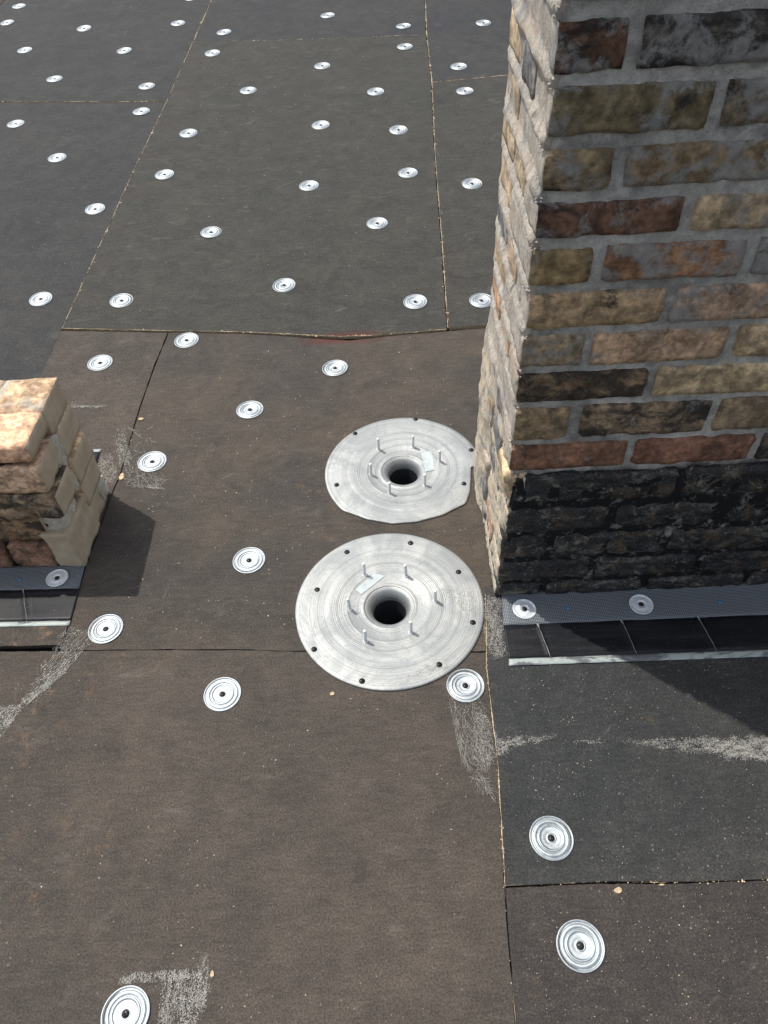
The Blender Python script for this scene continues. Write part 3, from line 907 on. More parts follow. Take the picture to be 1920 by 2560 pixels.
# thin mortar skin left on the top
def top_skin():
    mb = MB()
    nx, ny = 70, 26
    vv, keep = [], {}
    for i in range(nx + 1):
        for j in range(ny + 1):
            x, y = -0.03 - 0.62 * i / nx, 0.100 + 0.142 * j / ny
            h = noise.noise(Vector((x * 14, y * 18, 3))) + 0.5 * noise.noise(Vector((x * 40, y * 40, 3)))
            vv.append((x, y, 0.3585 + 0.0065 * h + 0.001 * noise.noise(Vector((x * 150, y * 150, 0)))))
    fs = [(i * (ny + 1) + j, i * (ny + 1) + j + 1, (i + 1) * (ny + 1) + j + 1, (i + 1) * (ny + 1) + j) for i in range(nx) for j in range(ny)]
    mb.add(vv, fs)
    mb.build('mortar_skin', [M['cream']], stub)
top_skin()

# ------------------------------------------------------------------ membrane strips at the wall feet
def ribbon(P0, P1, nx, ny, zfn, shift=(0, 0)):
    """grid between two polylines given as end pairs"""
    mb = MB()
    a0, a1 = Vector(P0[0]), Vector(P0[1])
    b0, b1 = Vector(P1[0]), Vector(P1[1])
    vv = []
    for i in range(nx + 1):
        p, q = a0.lerp(a1, i / nx), b0.lerp(b1, i / nx)
        for j in range(ny + 1):
            r = p.lerp(q, j / ny)
            vv.append((r.x - shift[0], r.y - shift[1], zfn(i / nx, j / ny, r)))
    fs = [(i * (ny + 1) + j, (i + 1) * (ny + 1) + j, (i + 1) * (ny + 1) + j + 1, i * (ny + 1) + j + 1) for i in range(nx) for j in range(ny)]
    mb.add(vv, fs)
    return mb
def solidify(o, t=0.0016):
    m = o.modifiers.new('thickness', 'SOLIDIFY'); m.thickness = t; m.offset = -1
def strip(name, base, wall_l, wall_r, mid_l, mid_r, edge_l, edge_r, film_l, film_r, folds, label, dots):
    cx, cy = edge_l[0], edge_l[1]
    root = empty(name, (cx, cy, base))
    tag(root, label, 'membrane strip', 'membrane strips along the wall feet')
    L = (Vector(wall_r) - Vector(wall_l)).length
    wob = lambda u, r, k=0.0: 0.0012 * noise.noise(Vector((r.x * 9, r.y * 9, k)))
    # far side laps up against the wall foot
    o = ribbon((mid_l, mid_r), (wall_l, wall_r), 90, 10, lambda u, v, r: 0.0035 + wob(u, r) + 0.020 * max(0, v - 0.88) ** 1.0, (cx, cy)).build('woven_band', [M['mesh']], root)
    solidify(o)
    def zs(u, v, r):
        z = 0.0024 + wob(u, r, 4.0)
        for fu, sl, w, h in folds:
            d = (u - fu - sl * v) * L
            z += h * math.exp(-(d / w) ** 2) * min(1, v * 3 + 0.35)
        return z
    o = ribbon((edge_l, edge_r), (mid_l, mid_r), 420, 8, zs, (cx, cy)).build('smooth_band', [M['smooth']], root)
    solidify(o)
    o = ribbon((film_l, film_r), (edge_l, edge_r), 160, 3, lambda u, v, r: 0.0018 + 0.0012 * noise.noise(Vector((r.x * 30, 0, v * 2))) + 0.0008 * v, (cx, cy)).build('release_film', [M['release']], root)
    solidify(o, 0.0008)
    mb = MB()                              # pale glue lines pressed out along the folds
    p0, p1, q0, q1 = Vector(edge_l), Vector(edge_r), Vector(mid_l), Vector(mid_r)
    for fu, sl, w, h in [f for f in folds if f[2] > 0.0021]:
        prev = None
        for i in range(25):
            v = i / 24
            u = fu + sl * v + 0.0025 * noise.noise(Vector((v * 3, fu * 40, 0)))
            c = p0.lerp(p1, u).lerp(q0.lerp(q1, u), v)
            hw = (0.0006 + 0.0004 * noise.noise(Vector((v * 9, fu * 9, 2))) + (0.012 * max(0, v - 0.90) + 0.001) * (v > 0.88))
            z = zs(u, v, c) + 0.0006
            cur = [(c.x - cx - hw, c.y - cy, z - 0.0003), (c.x - cx, c.y - cy, z + 0.0008), (c.x - cx + hw, c.y - cy, z - 0.0003)]
            if prev: mb.add(prev + cur, [(0, 1, 4, 3), (1, 2, 5, 4)])
            prev = cur
    o = mb.build('glue_line', [M['glue']], root)
    o['kind'] = 'stuff'
    for dx, dy in dots:
        mb = MB()
        mb.lathe([(0.0038, 0.0), (0.0034, 0.0006)], 14)
        d = mb.build('blue_dot', [M['blue']], root, loc=(dx - cx, dy - cy, 0.0052))
    return root
rs = strip('membrane_strip', 0.005, (0.245, 0.962), (1.60, 0.918), (0.236, 0.878), (1.55, 0.838), (0.235, 0.797), (1.50, 0.752), (0.232, 0.782), (1.48, 0.738),
           [(0.066, -0.012, .0026, .0020), (0.205, -0.018, .0026, .0040), (0.331, -0.022, .0028, .0042), (0.350, -0.02, .0018, .0022), (0.47, -.02, .003, .004), (0.62, -.02, .003, .003), (0.8, -.02, .003, .003)],
           'long membrane strip along the tall wall foot with two round seam plates', [(0.379, 0.909), (0.701, 0.898)])
ls = strip('membrane_strip', 0.001, (-2.20, 1.200), (-0.704, 1.120), (-2.19, 1.130), (-0.703, 1.054), (-2.18, 1.045), (-0.703, 0.967), (-2.18, 1.030), (-0.704, 0.955),
           [(0.935, -0.022, .0030, .0036), (0.945, -0.022, .002, .002), (0.875, -0.022, .0026, .0026), (0.80, -.02, .003, .003), (0.5, 0, .003, .003)],
           'short visible membrane strip below the low broken wall with one seam plate', [(-0.846, 1.088)])
# scrap of membrane showing behind the stub
sp = empty('membrane_scrap', (-0.80, 1.48, 0.002))
tag(sp, 'dark membrane scrap with pale edge poking out behind the broken wall stub', 'membrane scrap')
o = ribbon(((-0.99, 1.42), (-0.7475, 1.44)), ((-0.985, 1.515), (-0.747, 1.508)), 30, 6, lambda u, v, r: 0.0018 + 0.001 * noise.noise(Vector((r.x * 20, r.y * 20, 1))), (-0.80, 1.48)).build('membrane', [M['smooth']], sp); solidify(o)
o = ribbon(((-0.985, 1.515), (-0.747, 1.508)), ((-0.985, 1.529), (-0.745, 1.519)), 30, 2, lambda u, v, r: 0.0016 + 0.0006 * noise.noise(Vector((r.x * 20, r.y * 20, 1))), (-0.80, 1.48)).build('release_film', [M['release']], sp); solidify(o, 0.0008)

# ------------------------------------------------------------------ roof drains
def screw_mesh(r=0.0055, h=0.0028):
    mb = MB()
    mb.lathe([(r, 0.0), (r * 1.02, h * 0.35), (r * 0.85, h * 0.8), (r * 0.55, h), (0.0003, h * 1.03)], 20, 0)
    for a in (0.0, math.pi / 2):
        mb.box((0, 0, h * 0.99), (r * 0.62, r * 0.13, h * 0.10), 1, a)
    me = mb.mesh('screw', True)
    me.materials.append(M['screw']); me.materials.append(M['recess'])
    return me
SCREW = screw_mesh()
DRAIN_SCREW = screw_mesh(0.0062, 0.0036)
def stud_mesh():
    mb = MB()
    mb.lathe([(0.0058, 0.0), (0.0050, 0.0012), (0.0038, 0.0020), (0.0036, 0.003), (0.0036, 0.0385), (0.0031, 0.0395)], 20, 0)
    me = mb.mesh('stud', True); me.materials.append(M['stud'])
    return me
STUD = stud_mesh()

def drain(c, R, cut, studs, screws, sticker, label, fm, seed):
    root = empty('roof_drain', (c[0], c[1], 0.0))
    tag(root, label, 'roof drain', 'aluminium roof drains')
    def rad(t, r):
        q = r
        rl = R
        if cut:
            rl = cut(t)
        rl += 0.0012 * noise.noise(Vector((math.cos(t) * 3, math.sin(t) * 3, seed)))
        if r > R * 0.72:
            q = min(r, R * 0.72 + (rl - R * 0.72) * (r - R * 0.72) / (R - R * 0.72))
        return q
    prof = [(R, 0.0008), (R, 0.0032), (R - 0.0012, 0.0042), (R - 0.006, 0.0046), (R - 0.03, 0.0052), (0.146, 0.0060), (0.142, 0.0054), (0.139, 0.0060), (0.134, 0.0061)] + [(0.131 - 0.0012 * i, 0.0061 - 0.00006 * i + 0.00022 * math.sin(i * 2 * math.pi / 3.4) * math.sin(math.pi * i / 28)) for i in range(29)] + [(0.0955, 0.0042), (0.0935, 0.0046), (0.0915, 0.0042), (0.088, 0.0036), (0.082, 0.0026), (0.074, 0.0016), (0.066, 0.0009), (0.0600, 0.0010), (0.0575, 0.0018), (0.0553, 0.0010), (0.0535, -0.0006)]
    mb = MB()
    mb.lathe(prof, 160, 0, radial=rad, cap=False)
    mb.build('flange', [M[fm]], root)
    mb = MB()
    fun = [(0.0535, -0.0006)] + [(0.0362 + 0.0170 * (1 - math.sin(a)), -0.001 - 0.029 * (1 - math.cos(a))) for a in [math.radians(x) for x in range(8, 91, 8)]]
    mb.lathe(fun, 96, 0, cap=False)
    mb.build('outlet_bowl', [M[fm]], root)
    mb = MB()
    mb.lathe([(0.0362, -0.0285), (0.0356, -0.030), (0.0356, -0.26), (0.0002, -0.262)], 48, 0)
    mb.build('outlet_pipe', [M['pipe']], root)
    def zprof(r):
        P = sorted((a, b) for a, b in prof[1:])
        for (r0, a), (r1, b) in zip(P, P[1:]):
            if r <= r1: return a + (b - a) * max(0, r - r0) / max(1e-6, r1 - r0)
        return 0.005
    for k, (x, y) in enumerate(studs):
        o = link('stud', STUD, (), root, (x - c[0], y - c[1], zprof(math.hypot(x - c[0], y - c[1])) - 0.0004))
        o.rotation_euler = (rnd.gauss(0, 0.02), rnd.gauss(0, 0.02), 0)
    for k, (x, y) in enumerate(screws):
        o = link('screw', DRAIN_SCREW, (), root, (x - c[0], y - c[1], 0.0044))
        o.rotation_euler = (rnd.gauss(0, 0.08), rnd.gauss(0, 0.08), rnd.uniform(0, 3))
    mb = MB()
    n = 10
    a, b, d, e = [Vector(q) for q in sticker]
    vv = []
    for i in range(n + 1):
        for j in range(5):
            q = a.lerp(b, i / n).lerp(e.lerp(d, i / n), j / 4)
            x, y = q.x - c[0], q.y - c[1]
            vv.append((x, y, zprof(math.hypot(x, y)) + 0.0011))
    mb.add(vv, [(i * 5 + j, i * 5 + j + 1, (i + 1) * 5 + j + 1, (i + 1) * 5 + j) for i in range(n) for j in range(4)])
    o = mb.build('sticker', [M['sticker']], root)
    return root
def cutline(c, R, P):
    """outline radius by angle where the flange was snipped"""
    pol = [(math.atan2(y - c[1], x - c[0]), Vector((x, y))) for x, y in P]
    def f(t):
        t = (t + math.pi) % (2 * math.pi) - math.pi
        r = R
        d = Vector((math.cos(t), math.sin(t)))
        for (t0, p), (t1, q) in zip(pol, pol[1:]):
            lo, hi = min(t0, t1), max(t0, t1)
            if lo <= t <= hi:
                e = q - p
                den = d.x * e.y - d.y * e.x
                if abs(den) < 1e-9: continue
                w = p - Vector(c)
                s_ = (w.x * e.y - w.y * e.x) / den
                if s_ > 0: r = min(r, s_)
        return r
    return f
drain(BIG, 0.2060, None,
      [(-0.057, 0.864), (0.04, 0.879), (0.099, 0.955), (0.04, 1.029), (-0.053, 1.039), (-0.088, 0.949)],
      [(0.057, 1.121), (0.158, 1.028), (0.173, 0.892), (0.092, 0.796), (-0.067, 0.770), (-0.165, 0.852), (-0.160, 1.005), (-0.092, 1.107)],
      [(-0.076, 0.999), (-0.032, 1.04), (-0.008, 1.032), (-0.063, 0.986)],
      'nearer full round aluminium drain flange with eight black screws around its rim', 'flange', 1.0)
drain(SMALL, 0.2000, cutline(SMALL, 0.200, [(0.2555, 1.375), (0.238, 1.361), (0.229, 1.3615), (0.216, 1.277), (0.200, 1.235), (0.142, 1.204), (0.078, 1.187), (0.018, 1.186), (-0.042, 1.205), (-0.102, 1.240)]),
      [(-0.003, 1.445), (0.087, 1.446), (0.151, 1.387), (0.106, 1.307), (0.017, 1.286), (-0.027, 1.357)],
      [(0.102, 1.553), (0.236, 1.419), (0.203, 1.300), (-0.114, 1.325), (-0.063, 1.512)],
      [(0.106, 1.419), (0.133, 1.425), (0.136, 1.358), (0.112, 1.354)],
      'farther aluminium drain flange snipped along the tall wall with notched right side', 'flange2', 5.0)

# ------------------------------------------------------------------ fastening plates
def plate_mesh():
    mb = MB()
    P = [(0.0381, 0.0002), (0.0381, 0.0016), (0.0377, 0.0023), (0.0369, 0.0026), (0.0360, 0.0024), (0.0353, 0.0016), (0.0344, 0.0003), (0.0335, 0.0000), (0.0326, 0.0003), (0.0317, 0.0014), (0.0309, 0.0022), (0.0298, 0.0026), (0.0282, 0.0027),
         (0.0266, 0.0025), (0.0257, 0.0018), (0.0249, 0.0006), (0.0242, 0.0004), (0.0236, 0.0008), (0.0229, 0.0019), (0.0221, 0.0026), (0.0211, 0.0027), (0.0202, 0.0022), (0.0192, 0.0012), (0.0182, 0.0009), (0.0160, 0.0010), (0.0125, 0.0008), (0.0100, 0.0004), (0.0084, 0.0002), (0.0078, 0.0008), (0.0070, 0.0010), (0.0062, 0.0006), (0.0058, 0.0001)]
    mb.lathe(P, 72, 0)
    me = mb.mesh('plate_disc', True); me.materials.append(M['galv'])
    return me
PLATE = plate_mesh()
def seam_mesh():
    mb = MB()
    P = [(0.0254, 0.0004), (0.0254, 0.0016), (0.0246, 0.0024), (0.0234, 0.0022), (0.0224, 0.0012), (0.0200, 0.0010), (0.0150, 0.0013), (0.0120, 0.0022), (0.0104, 0.0026), (0.0090, 0.0018), (0.0070, 0.0012), (0.0056, 0.0004)]
    mb.lathe(P, 64, 0)
    me = mb.mesh('plate_disc', True); me.materials.append(M['zinc'])
    return me
SEAM = seam_mesh()
def fastener(name, label, cat, group, mesh, x, y, z, normal=None, tilt=0.018, sz=0.0004):
    root = empty(name, (x, y, z))
    q = Vector((0, 0, 1)).rotation_difference(normal) if normal else Matrix.Identity(3).to_quaternion()
    root.rotation_mode = 'QUATERNION'
    from mathutils import Euler
    root.rotation_quaternion = q @ Euler((rnd.gauss(0, tilt), rnd.gauss(0, tilt), rnd.uniform(0, 6.28))).to_quaternion()
    tag(root, label, cat, group)
    link('plate_disc', mesh, (), root)
    o = link('screw', SCREW, (), root, (0, 0, sz))
    o.rotation_euler = (rnd.gauss(0, .06), rnd.gauss(0, .06), rnd.uniform(0, 6.28))
    return root
FN = Vector((-SLOPE * CN.x, -SLOPE * CN.y, 1)).normalized()
PL = [
 # x, y, board, label
 (-0.890, 5.039, 'H', 'plate cut by the top picture edge just left of the left long joint'),
 (-1.879, 5.111, 'H', 'topmost small plate in the upper left picture corner'),
 (-1.8825, 4.864, 'H', 'small plate touching the left picture edge just below the corner plate'),
 (-1.426, 4.694, 'H', 'plate midway between the upper left corner and the left long joint'),
 (-0.919, 4.667, 'H', 'uppermost whole plate close to the left side of the left long joint'),
 (-1.684, 4.451, 'H', 'third plate down along the left picture edge'),
 (-1.154, 4.348, 'H', 'plate in the middle of the upper left board below the two upper plates'),
 (-1.444, 4.060, 'H', 'lower left plate just above the cross joint of the upper left board'),
 (-0.975, 3.899, 'H', 'plate just above the end of the left cross joint'),
 (-0.962, 3.638, 'E', 'plate just below the end of the left cross joint'),
 (-1.517, 3.605, 'E', 'plate below the left cross joint near the left picture edge'),
 (-1.256, 3.258, 'E', 'plate alone in the middle of the long left charcoal board'),
 (-1.017, 2.825, 'E', 'plate left of the left long joint halfway down the charcoal board'),
 (-1.095, 2.270, 'E', 'lowest plate on the left charcoal board above the broken wall stub'),
 (-0.661, 4.497, 'G', 'plate right of the left long joint just above the middle cross joint'),
 (-0.418, 4.954, 'G', 'plate sliver cut by the top picture edge above the middle board'),
 (-0.123, 4.624, 'G', 'plate in the middle of the top centre board'),
 (0.2625, 4.402, 'G', 'plate just above the right end of the middle cross joint'),
 (-0.6965, 4.230, 'F', 'topmost left plate on the long middle board under the cross joint'),
 (0.251, 4.1355, 'F', 'plate just below the right end of the middle cross joint'),
 (-0.152, 3.980, 'F', 'upper centre plate of the long middle board'),
 (-0.491, 3.768, 'F', 'plate left of centre in the second row of the long middle board'),
 (0.087, 3.659, 'F', 'plate right of centre in the second row of the long middle board'),
 (-0.723, 3.388, 'F', 'left plate in the third row of the long middle board'),
 (-0.159, 3.374, 'F', 'centre plate in the third row of the long middle board'),
 (0.165, 3.279, 'F', 'right plate in the third row of the long middle board'),
 (-0.781, 3.047, 'F', 'left plate in the fourth row of the middle board beside the left joint'),
 (-0.204, 2.8785, 'F', 'centre plate in the fourth row of the long middle board'),
 (0.179, 2.921, 'F', 'right plate in the fourth row beside the right long joint'),
 (-0.555, 2.601, 'F', 'left plate in the row below the middle of the long board'),
 (0.044, 2.5805, 'F', 'right plate in the row below the middle of the long board'),
 (-0.817, 2.226, 'F', 'bottom left plate of the long middle board above the fold'),
 (-0.280, 2.246, 'F', 'bottom centre plate of the long middle board'),
 (0.144, 2.106, 'F', 'bottom right plate of the long middle board beside the right joint'),
 (0.539, 4.750, 'J', 'plate sliver cut by the top picture edge beside the tall wall'),
 (0.663, 4.357, 'J', 'upper plate between the right long joint and the tall wall'),
 (0.482, 3.8585, 'J', 'plate just above the short right cross joint'),
 (0.479, 3.5945, 'I', 'plate just below the short right cross joint'),
 (0.412, 2.802, 'I', 'plate halfway down the narrow strip beside the tall wall'),
 (0.352, 2.085, 'I', 'plate partly hidden behind the lower edge of the tall wall'),
 (-0.827, 1.9065, 'C', 'plate on the small brown board behind the broken wall stub'),
 (-0.576, 1.995, 'B', 'plate just under the fold at the upper left of the sump board'),
 (-0.1155, 1.806, 'B', 'plate below the red stained joint behind the farther drain'),
 (-0.355, 1.643, 'B', 'plate left of and behind the farther drain'),
 (-0.600, 1.459, 'B', 'plate in the white adhesive webbing beside the broken wall stub'),
 (-0.320, 1.105, 'B', 'plate on bare brown board left of the nearer drain'),
 (-0.621, 0.9405, 'B', 'plate at the white streak right of the left membrane strip'),
 (-0.350, 0.7636, 'A', 'plate on the big brown board left of the nearer drain below the joint'),
 (0.140, 0.7467, 'A', 'dusty plate under adhesive strands touching the nearer drain lower right'),
 (0.252, 0.4414, 'K', 'large plate on the charcoal board at lower right above the cross joint'),
 (0.266, 0.2754, 'L', 'lowest right plate on the board below the cross joint'),
 (-0.450, 0.2241, 'A', 'nearest plate cut by the bottom picture edge at lower left'),
]
for x, y, b, lab in PL:
    top, zf = boards[b]
    far = b in 'EFGHIJ'
    fastener('fastening_plate', 'round ribbed ' + lab if len(lab.split()) < 14 else lab, 'fastening plate', 'ribbed steel plates screwed to the roof boards', PLATE, x, y, zf(x, y) + top + 0.0003, FN if far else None)
fastener('seam_plate', 'smooth seam plate on the left membrane strip in the stub shadow', 'seam plate', 'smooth plates on the membrane strips', SEAM, -0.7597, 1.0859, 0.0062)
fastener('seam_plate', 'smooth seam plate at the left end of the long membrane strip, half dusty', 'seam plate', 'smooth plates on the membrane strips', SEAM, 0.2864, 0.9135, 0.0100)
fastener('seam_plate', 'smooth seam plate in the wall shadow farther right on the long strip', 'seam plate', 'smooth plates on the membrane strips', SEAM, 0.5352, 0.9057, 0.0100)

# ------------------------------------------------------------------ dried adhesive strands
def inside(P, x, y):
    r = False
    j = len(P) - 1
    for i in range(len(P)):
        if (P[i][1] > y) != (P[j][1] > y) and x < (P[j][0] - P[i][0]) * (y - P[i][1]) / (P[j][1] - P[i][1]) + P[i][0]: r = not r
        j = i
    return r
def strand(mb, x, y, ang, length, curl, r, z, mi=0, step=0.004, P=None):
    n = max(3, int(length / step))
    pts = []
    a = ang
    for i in range(n):
        if P and not inside(P, x, y) and i > 3: break
        pts.append((x, y, z(x, y) + abs(noise.noise(Vector((x * 90, y * 90, ang)))) * 0.003))
        a += rnd.gauss(0, curl)
        a += (ang - a) * 0.10
        x += math.cos(a) * step; y += math.sin(a) * step
    if len(pts) < 3: return
    b = len(mb.v)
    for i, p in enumerate(pts):
        q0, q1 = pts[max(0, i - 1)], pts[min(len(pts) - 1, i + 1)]
        dx, dy = q1[0] - q0[0], q1[1] - q0[1]
        L = math.hypot(dx, dy) or 1
        nx, ny = -dy / L, dx / L
        rr = r * (0.5 + 0.9 * rnd.random())
        mb.v.append((p[0] + nx * rr, p[1] + ny * rr, p[2]))
        mb.v.append((p[0] - nx * rr, p[1] - ny * rr, p[2]))
        mb.v.append((p[0], p[1], p[2] + rr * 1.3))
    for i in range(len(pts) - 1):
        k = b + i * 3
        for u, v in ((0, 2), (2, 1), (1, 0)):
            mb.f.append((k + u, k + 3 + u, k + 3 + v, k + v)); mb.m.append(mi)
def flecks(mb, P, n, ang, da, size, z, soft=0.012):
    n = int(n * 0.42)
    xs, ys = [p[0] for p in P], [p[1] for p in P]
    k = tries = 0
    while k < n and tries < n * 40:
        tries += 1
        x, y = rnd.uniform(min(xs), max(xs)), rnd.uniform(min(ys), max(ys))
        w = soft * (noise.noise(Vector((x * 60, y * 60, 4.0))) * 1.2 + rnd.gauss(0, 0.45))
        w2 = soft * (noise.noise(Vector((x * 60 + 9, y * 60, 8.0))) * 1.2 + rnd.gauss(0, 0.45))
        if not inside(P, x + w, y + w2): continue
        ca, sa = math.cos(ang), math.sin(ang)
        u, v = x * ca + y * sa, -x * sa + y * ca
        if noise.noise(Vector((u * 40, v * 170, 5.0))) + 0.6 * noise.noise(Vector((x * 300, y * 300, 1.0))) < rnd.uniform(-0.55, 0.9): continue
        k += 1
        a = ang + rnd.gauss(0, da)
        L, w_ = size * rnd.uniform(0.5, 2.2), size * rnd.uniform(0.18, 0.42)
        dx, dy = math.cos(a), math.sin(a)
        zz = z(x, y) + rnd.uniform(0.0001, 0.0009)
        mb.add([(x - dx * L - dy * w_, y - dy * L + dx * w_, zz), (x - dx * L * .6 + dy * w_, y - dy * L * .6 - dx * w_, zz), (x + dx * L, y + dy * L, zz + rnd.uniform(0, .0004))], [(0, 1, 2)], 0 if rnd.random() < 0.5 else 1)
def web(name, label, parts, z, cat='adhesive', dust=()):
    mb = MB()
    for d in dust:
        flecks(mb, *d[:5], z, *d[5:])
    for P, n, ang, da, ln, curl, r in parts:
        n, r = int(n * 1.45), r * 0.54
        xs, ys = [p[0] for p in P], [p[1] for p in P]
        k = tries = 0
        while k < n and tries < n * 60:
            tries += 1
            x, y = rnd.uniform(min(xs), max(xs)), rnd.uniform(min(ys), max(ys))
            if not inside(P, x, y): continue
            if noise.noise(Vector((x * 60, y * 60, 2.0))) < rnd.uniform(-0.75, 0.15): continue
            k += 1
            strand(mb, x, y, ang + rnd.gauss(0, da), ln * rnd.uniform(0.4, 1.4), curl, r, z, 0 if rnd.random() < 0.6 else 1, min(0.004, ln / 5), P)
    o = mb.build(name, [M['strand'], M['strand_grey']], None)
    tag(o, label, cat, None, 'stuff')
zt = lambda x, y: 0.0012
zk = lambda x, y: 0.0056
PI = math.pi
web('adhesive_web', 'white adhesive webbing crossing the joint beside the broken wall stub', [
    ([(-0.722, 1.60), (-0.700, 1.60), (-0.655, 1.47), (-0.682, 1.44), (-0.712, 1.53)], 34, -1.15, 0.28, 0.11, 0.22, 0.00042),
    ([(-0.745, 1.502), (-0.717, 1.504), (-0.687, 1.435), (-0.687, 1.391), (-0.726, 1.39), (-0.743, 1.451)], 63, -1.2, 0.9, 0.04, 0.35, 0.00045),
    ([(-0.677, 1.475), (-0.641, 1.480), (-0.62, 1.428), (-0.57, 1.419), (-0.546, 1.387), (-0.569, 1.356), (-0.635, 1.368), (-0.664, 1.385)], 46, -1.0, 0.7, 0.075, 0.30, 0.00040),
    ([(-0.668, 1.385), (-0.560, 1.362), (-0.555, 1.354), (-0.64, 1.366), (-0.675, 1.383)], 15, -0.25, 0.2, 0.08, 0.25, 0.00045),
    ([(-0.726, 1.624), (-0.700, 1.614), (-0.603, 1.536), (-0.606, 1.528), (-0.672, 1.574)], 25, -0.65, 0.3, 0.06, 0.3, 0.00042),
    ([(-0.648, 1.580), (-0.622, 1.600), (-0.620, 1.594), (-0.644, 1.575)], 6, 0.6, 0.2, 0.03, 0.2, 0.00042),
    ([(-0.669, 1.538), (-0.632, 1.55), (-0.625, 1.485), (-0.653, 1.483)], 19, -1.2, 0.8, 0.04, 0.3, 0.0004)], zt, 'adhesive', [([(-0.745, 1.502), (-0.717, 1.504), (-0.687, 1.435), (-0.687, 1.391), (-0.726, 1.39), (-0.743, 1.451)], 900, -1.2, 1.2, 0.0011, 0.006), ([(-0.722, 1.60), (-0.700, 1.60), (-0.655, 1.47), (-0.682, 1.44), (-0.712, 1.53)], 500, -1.15, 0.3, 0.0014, 0.006), ([(-0.677, 1.475), (-0.641, 1.480), (-0.60, 1.428), (-0.546, 1.387), (-0.569, 1.356), (-0.635, 1.368), (-0.664, 1.385)], 700, -1.0, 0.8, 0.0012, 0.006)])
web('adhesive_streak', 'fan of white adhesive streaks below the left membrane strip', [
    ([(-0.655, 0.936), (-0.644, 0.904), (-0.706, 0.806), (-0.760, 0.765), (-0.740, 0.835), (-0.714, 0.947), (-0.69, 0.95)], 67, -2.25, 0.16, 0.060, 0.16, 0.00036),
    ([(-0.700, 0.850), (-0.690, 0.840), (-0.745, 0.768), (-0.760, 0.768)], 31, -2.2, 0.12, 0.05, 0.15, 0.00036)], zt, 'adhesive', [([(-0.655, 0.936), (-0.644, 0.904), (-0.706, 0.806), (-0.760, 0.765), (-0.740, 0.835), (-0.714, 0.947), (-0.69, 0.95)], 1500, -2.22, 0.15, 0.0012, 0.008), ([(-0.690, 0.870), (-0.680, 0.850), (-0.745, 0.768), (-0.762, 0.768)], 1100, -2.22, 0.12, 0.0012, 0.006)])
web('adhesive_patch', 'bright white adhesive smear at the left picture edge on the brown board', [
    ([(-0.830, 0.771), (-0.767, 0.7685), (-0.752, 0.766), (-0.795, 0.675), (-0.84, 0.66)], 66, -2.2, 0.35, 0.030, 0.25, 0.00042)], zt, 'adhesive', [([(-0.830, 0.771), (-0.767, 0.7685), (-0.752, 0.766), (-0.795, 0.675), (-0.84, 0.66)], 4200, -2.2, 0.3, 0.0011, 0.006)])
web('adhesive_web', 'tall tangle of pale strands below the dusty plate along the joint', [
    ([(0.101, 0.730), (0.108, 0.676), (0.109, 0.629), (0.114, 0.600), (0.140, 0.575), (0.160, 0.560), (0.1745, 0.600), (0.178, 0.651), (0.176, 0.690), (0.165, 0.715)], 76, -1.45, 0.30, 0.065, 0.26, 0.00026),
    ([(0.103, 0.726), (0.116, 0.70), (0.122, 0.60), (0.150, 0.545), (0.142, 0.545), (0.112, 0.595), (0.106, 0.65)], 24, -1.35, 0.16, 0.14, 0.12, 0.00030),
    ([(0.150, 0.70), (0.176, 0.68), (0.178, 0.60), (0.168, 0.575), (0.140, 0.60)], 72, -1.4, 0.9, 0.020, 0.45, 0.00026),
    ([(0.118, 0.565), (0.141, 0.575), (0.160, 0.545), (0.166, 0.512), (0.155, 0.522), (0.128, 0.550)], 40, -0.9, 0.6, 0.045, 0.30, 0.00030)], zt, 'adhesive', [([(0.150, 0.70), (0.176, 0.68), (0.178, 0.60), (0.168, 0.575), (0.140, 0.60)], 1500, -1.4, 1.0, 0.0008, 0.006), ([(0.101, 0.730), (0.108, 0.676), (0.114, 0.600), (0.160, 0.560), (0.178, 0.651), (0.165, 0.715)], 1100, -1.45, 0.35, 0.0009, 0.006)])
web('adhesive_fuzz', 'dense fuzzy adhesive patch between the nearer drain and the long membrane strip', [
    ([(0.206, 0.952), (0.242, 0.950), (0.232, 0.885), (0.231, 0.809), (0.205, 0.796), (0.194, 0.85)], 217, 1.2, 1.3, 0.018, 0.5, 0.00034)], lambda x, y: 0.0056 if x > interp(sorted((b, a) for a, b in V), y) + 0.002 else 0.0012, 'adhesive', [([(0.206, 0.952), (0.242, 0.950), (0.232, 0.885), (0.231, 0.809), (0.205, 0.796), (0.194, 0.85)], 5200, 1.2, 1.5, 0.0008, 0.008)])
web('adhesive_smear', 'white adhesive smear branching at the left edge of the charcoal board', [
    ([(0.183, 0.658), (0.187, 0.626), (0.215, 0.629), (0.268, 0.625), (0.300, 0.627), (0.240, 0.615), (0.212, 0.609), (0.182, 0.591)], 65, 0.2, 1.2, 0.014, 0.45, 0.00030)], zk, 'adhesive', [([(0.183, 0.658), (0.187, 0.626), (0.215, 0.629), (0.268, 0.625), (0.300, 0.627), (0.240, 0.615), (0.212, 0.609), (0.182, 0.591)], 2400, 0.3, 1.3, 0.0007, 0.005)])
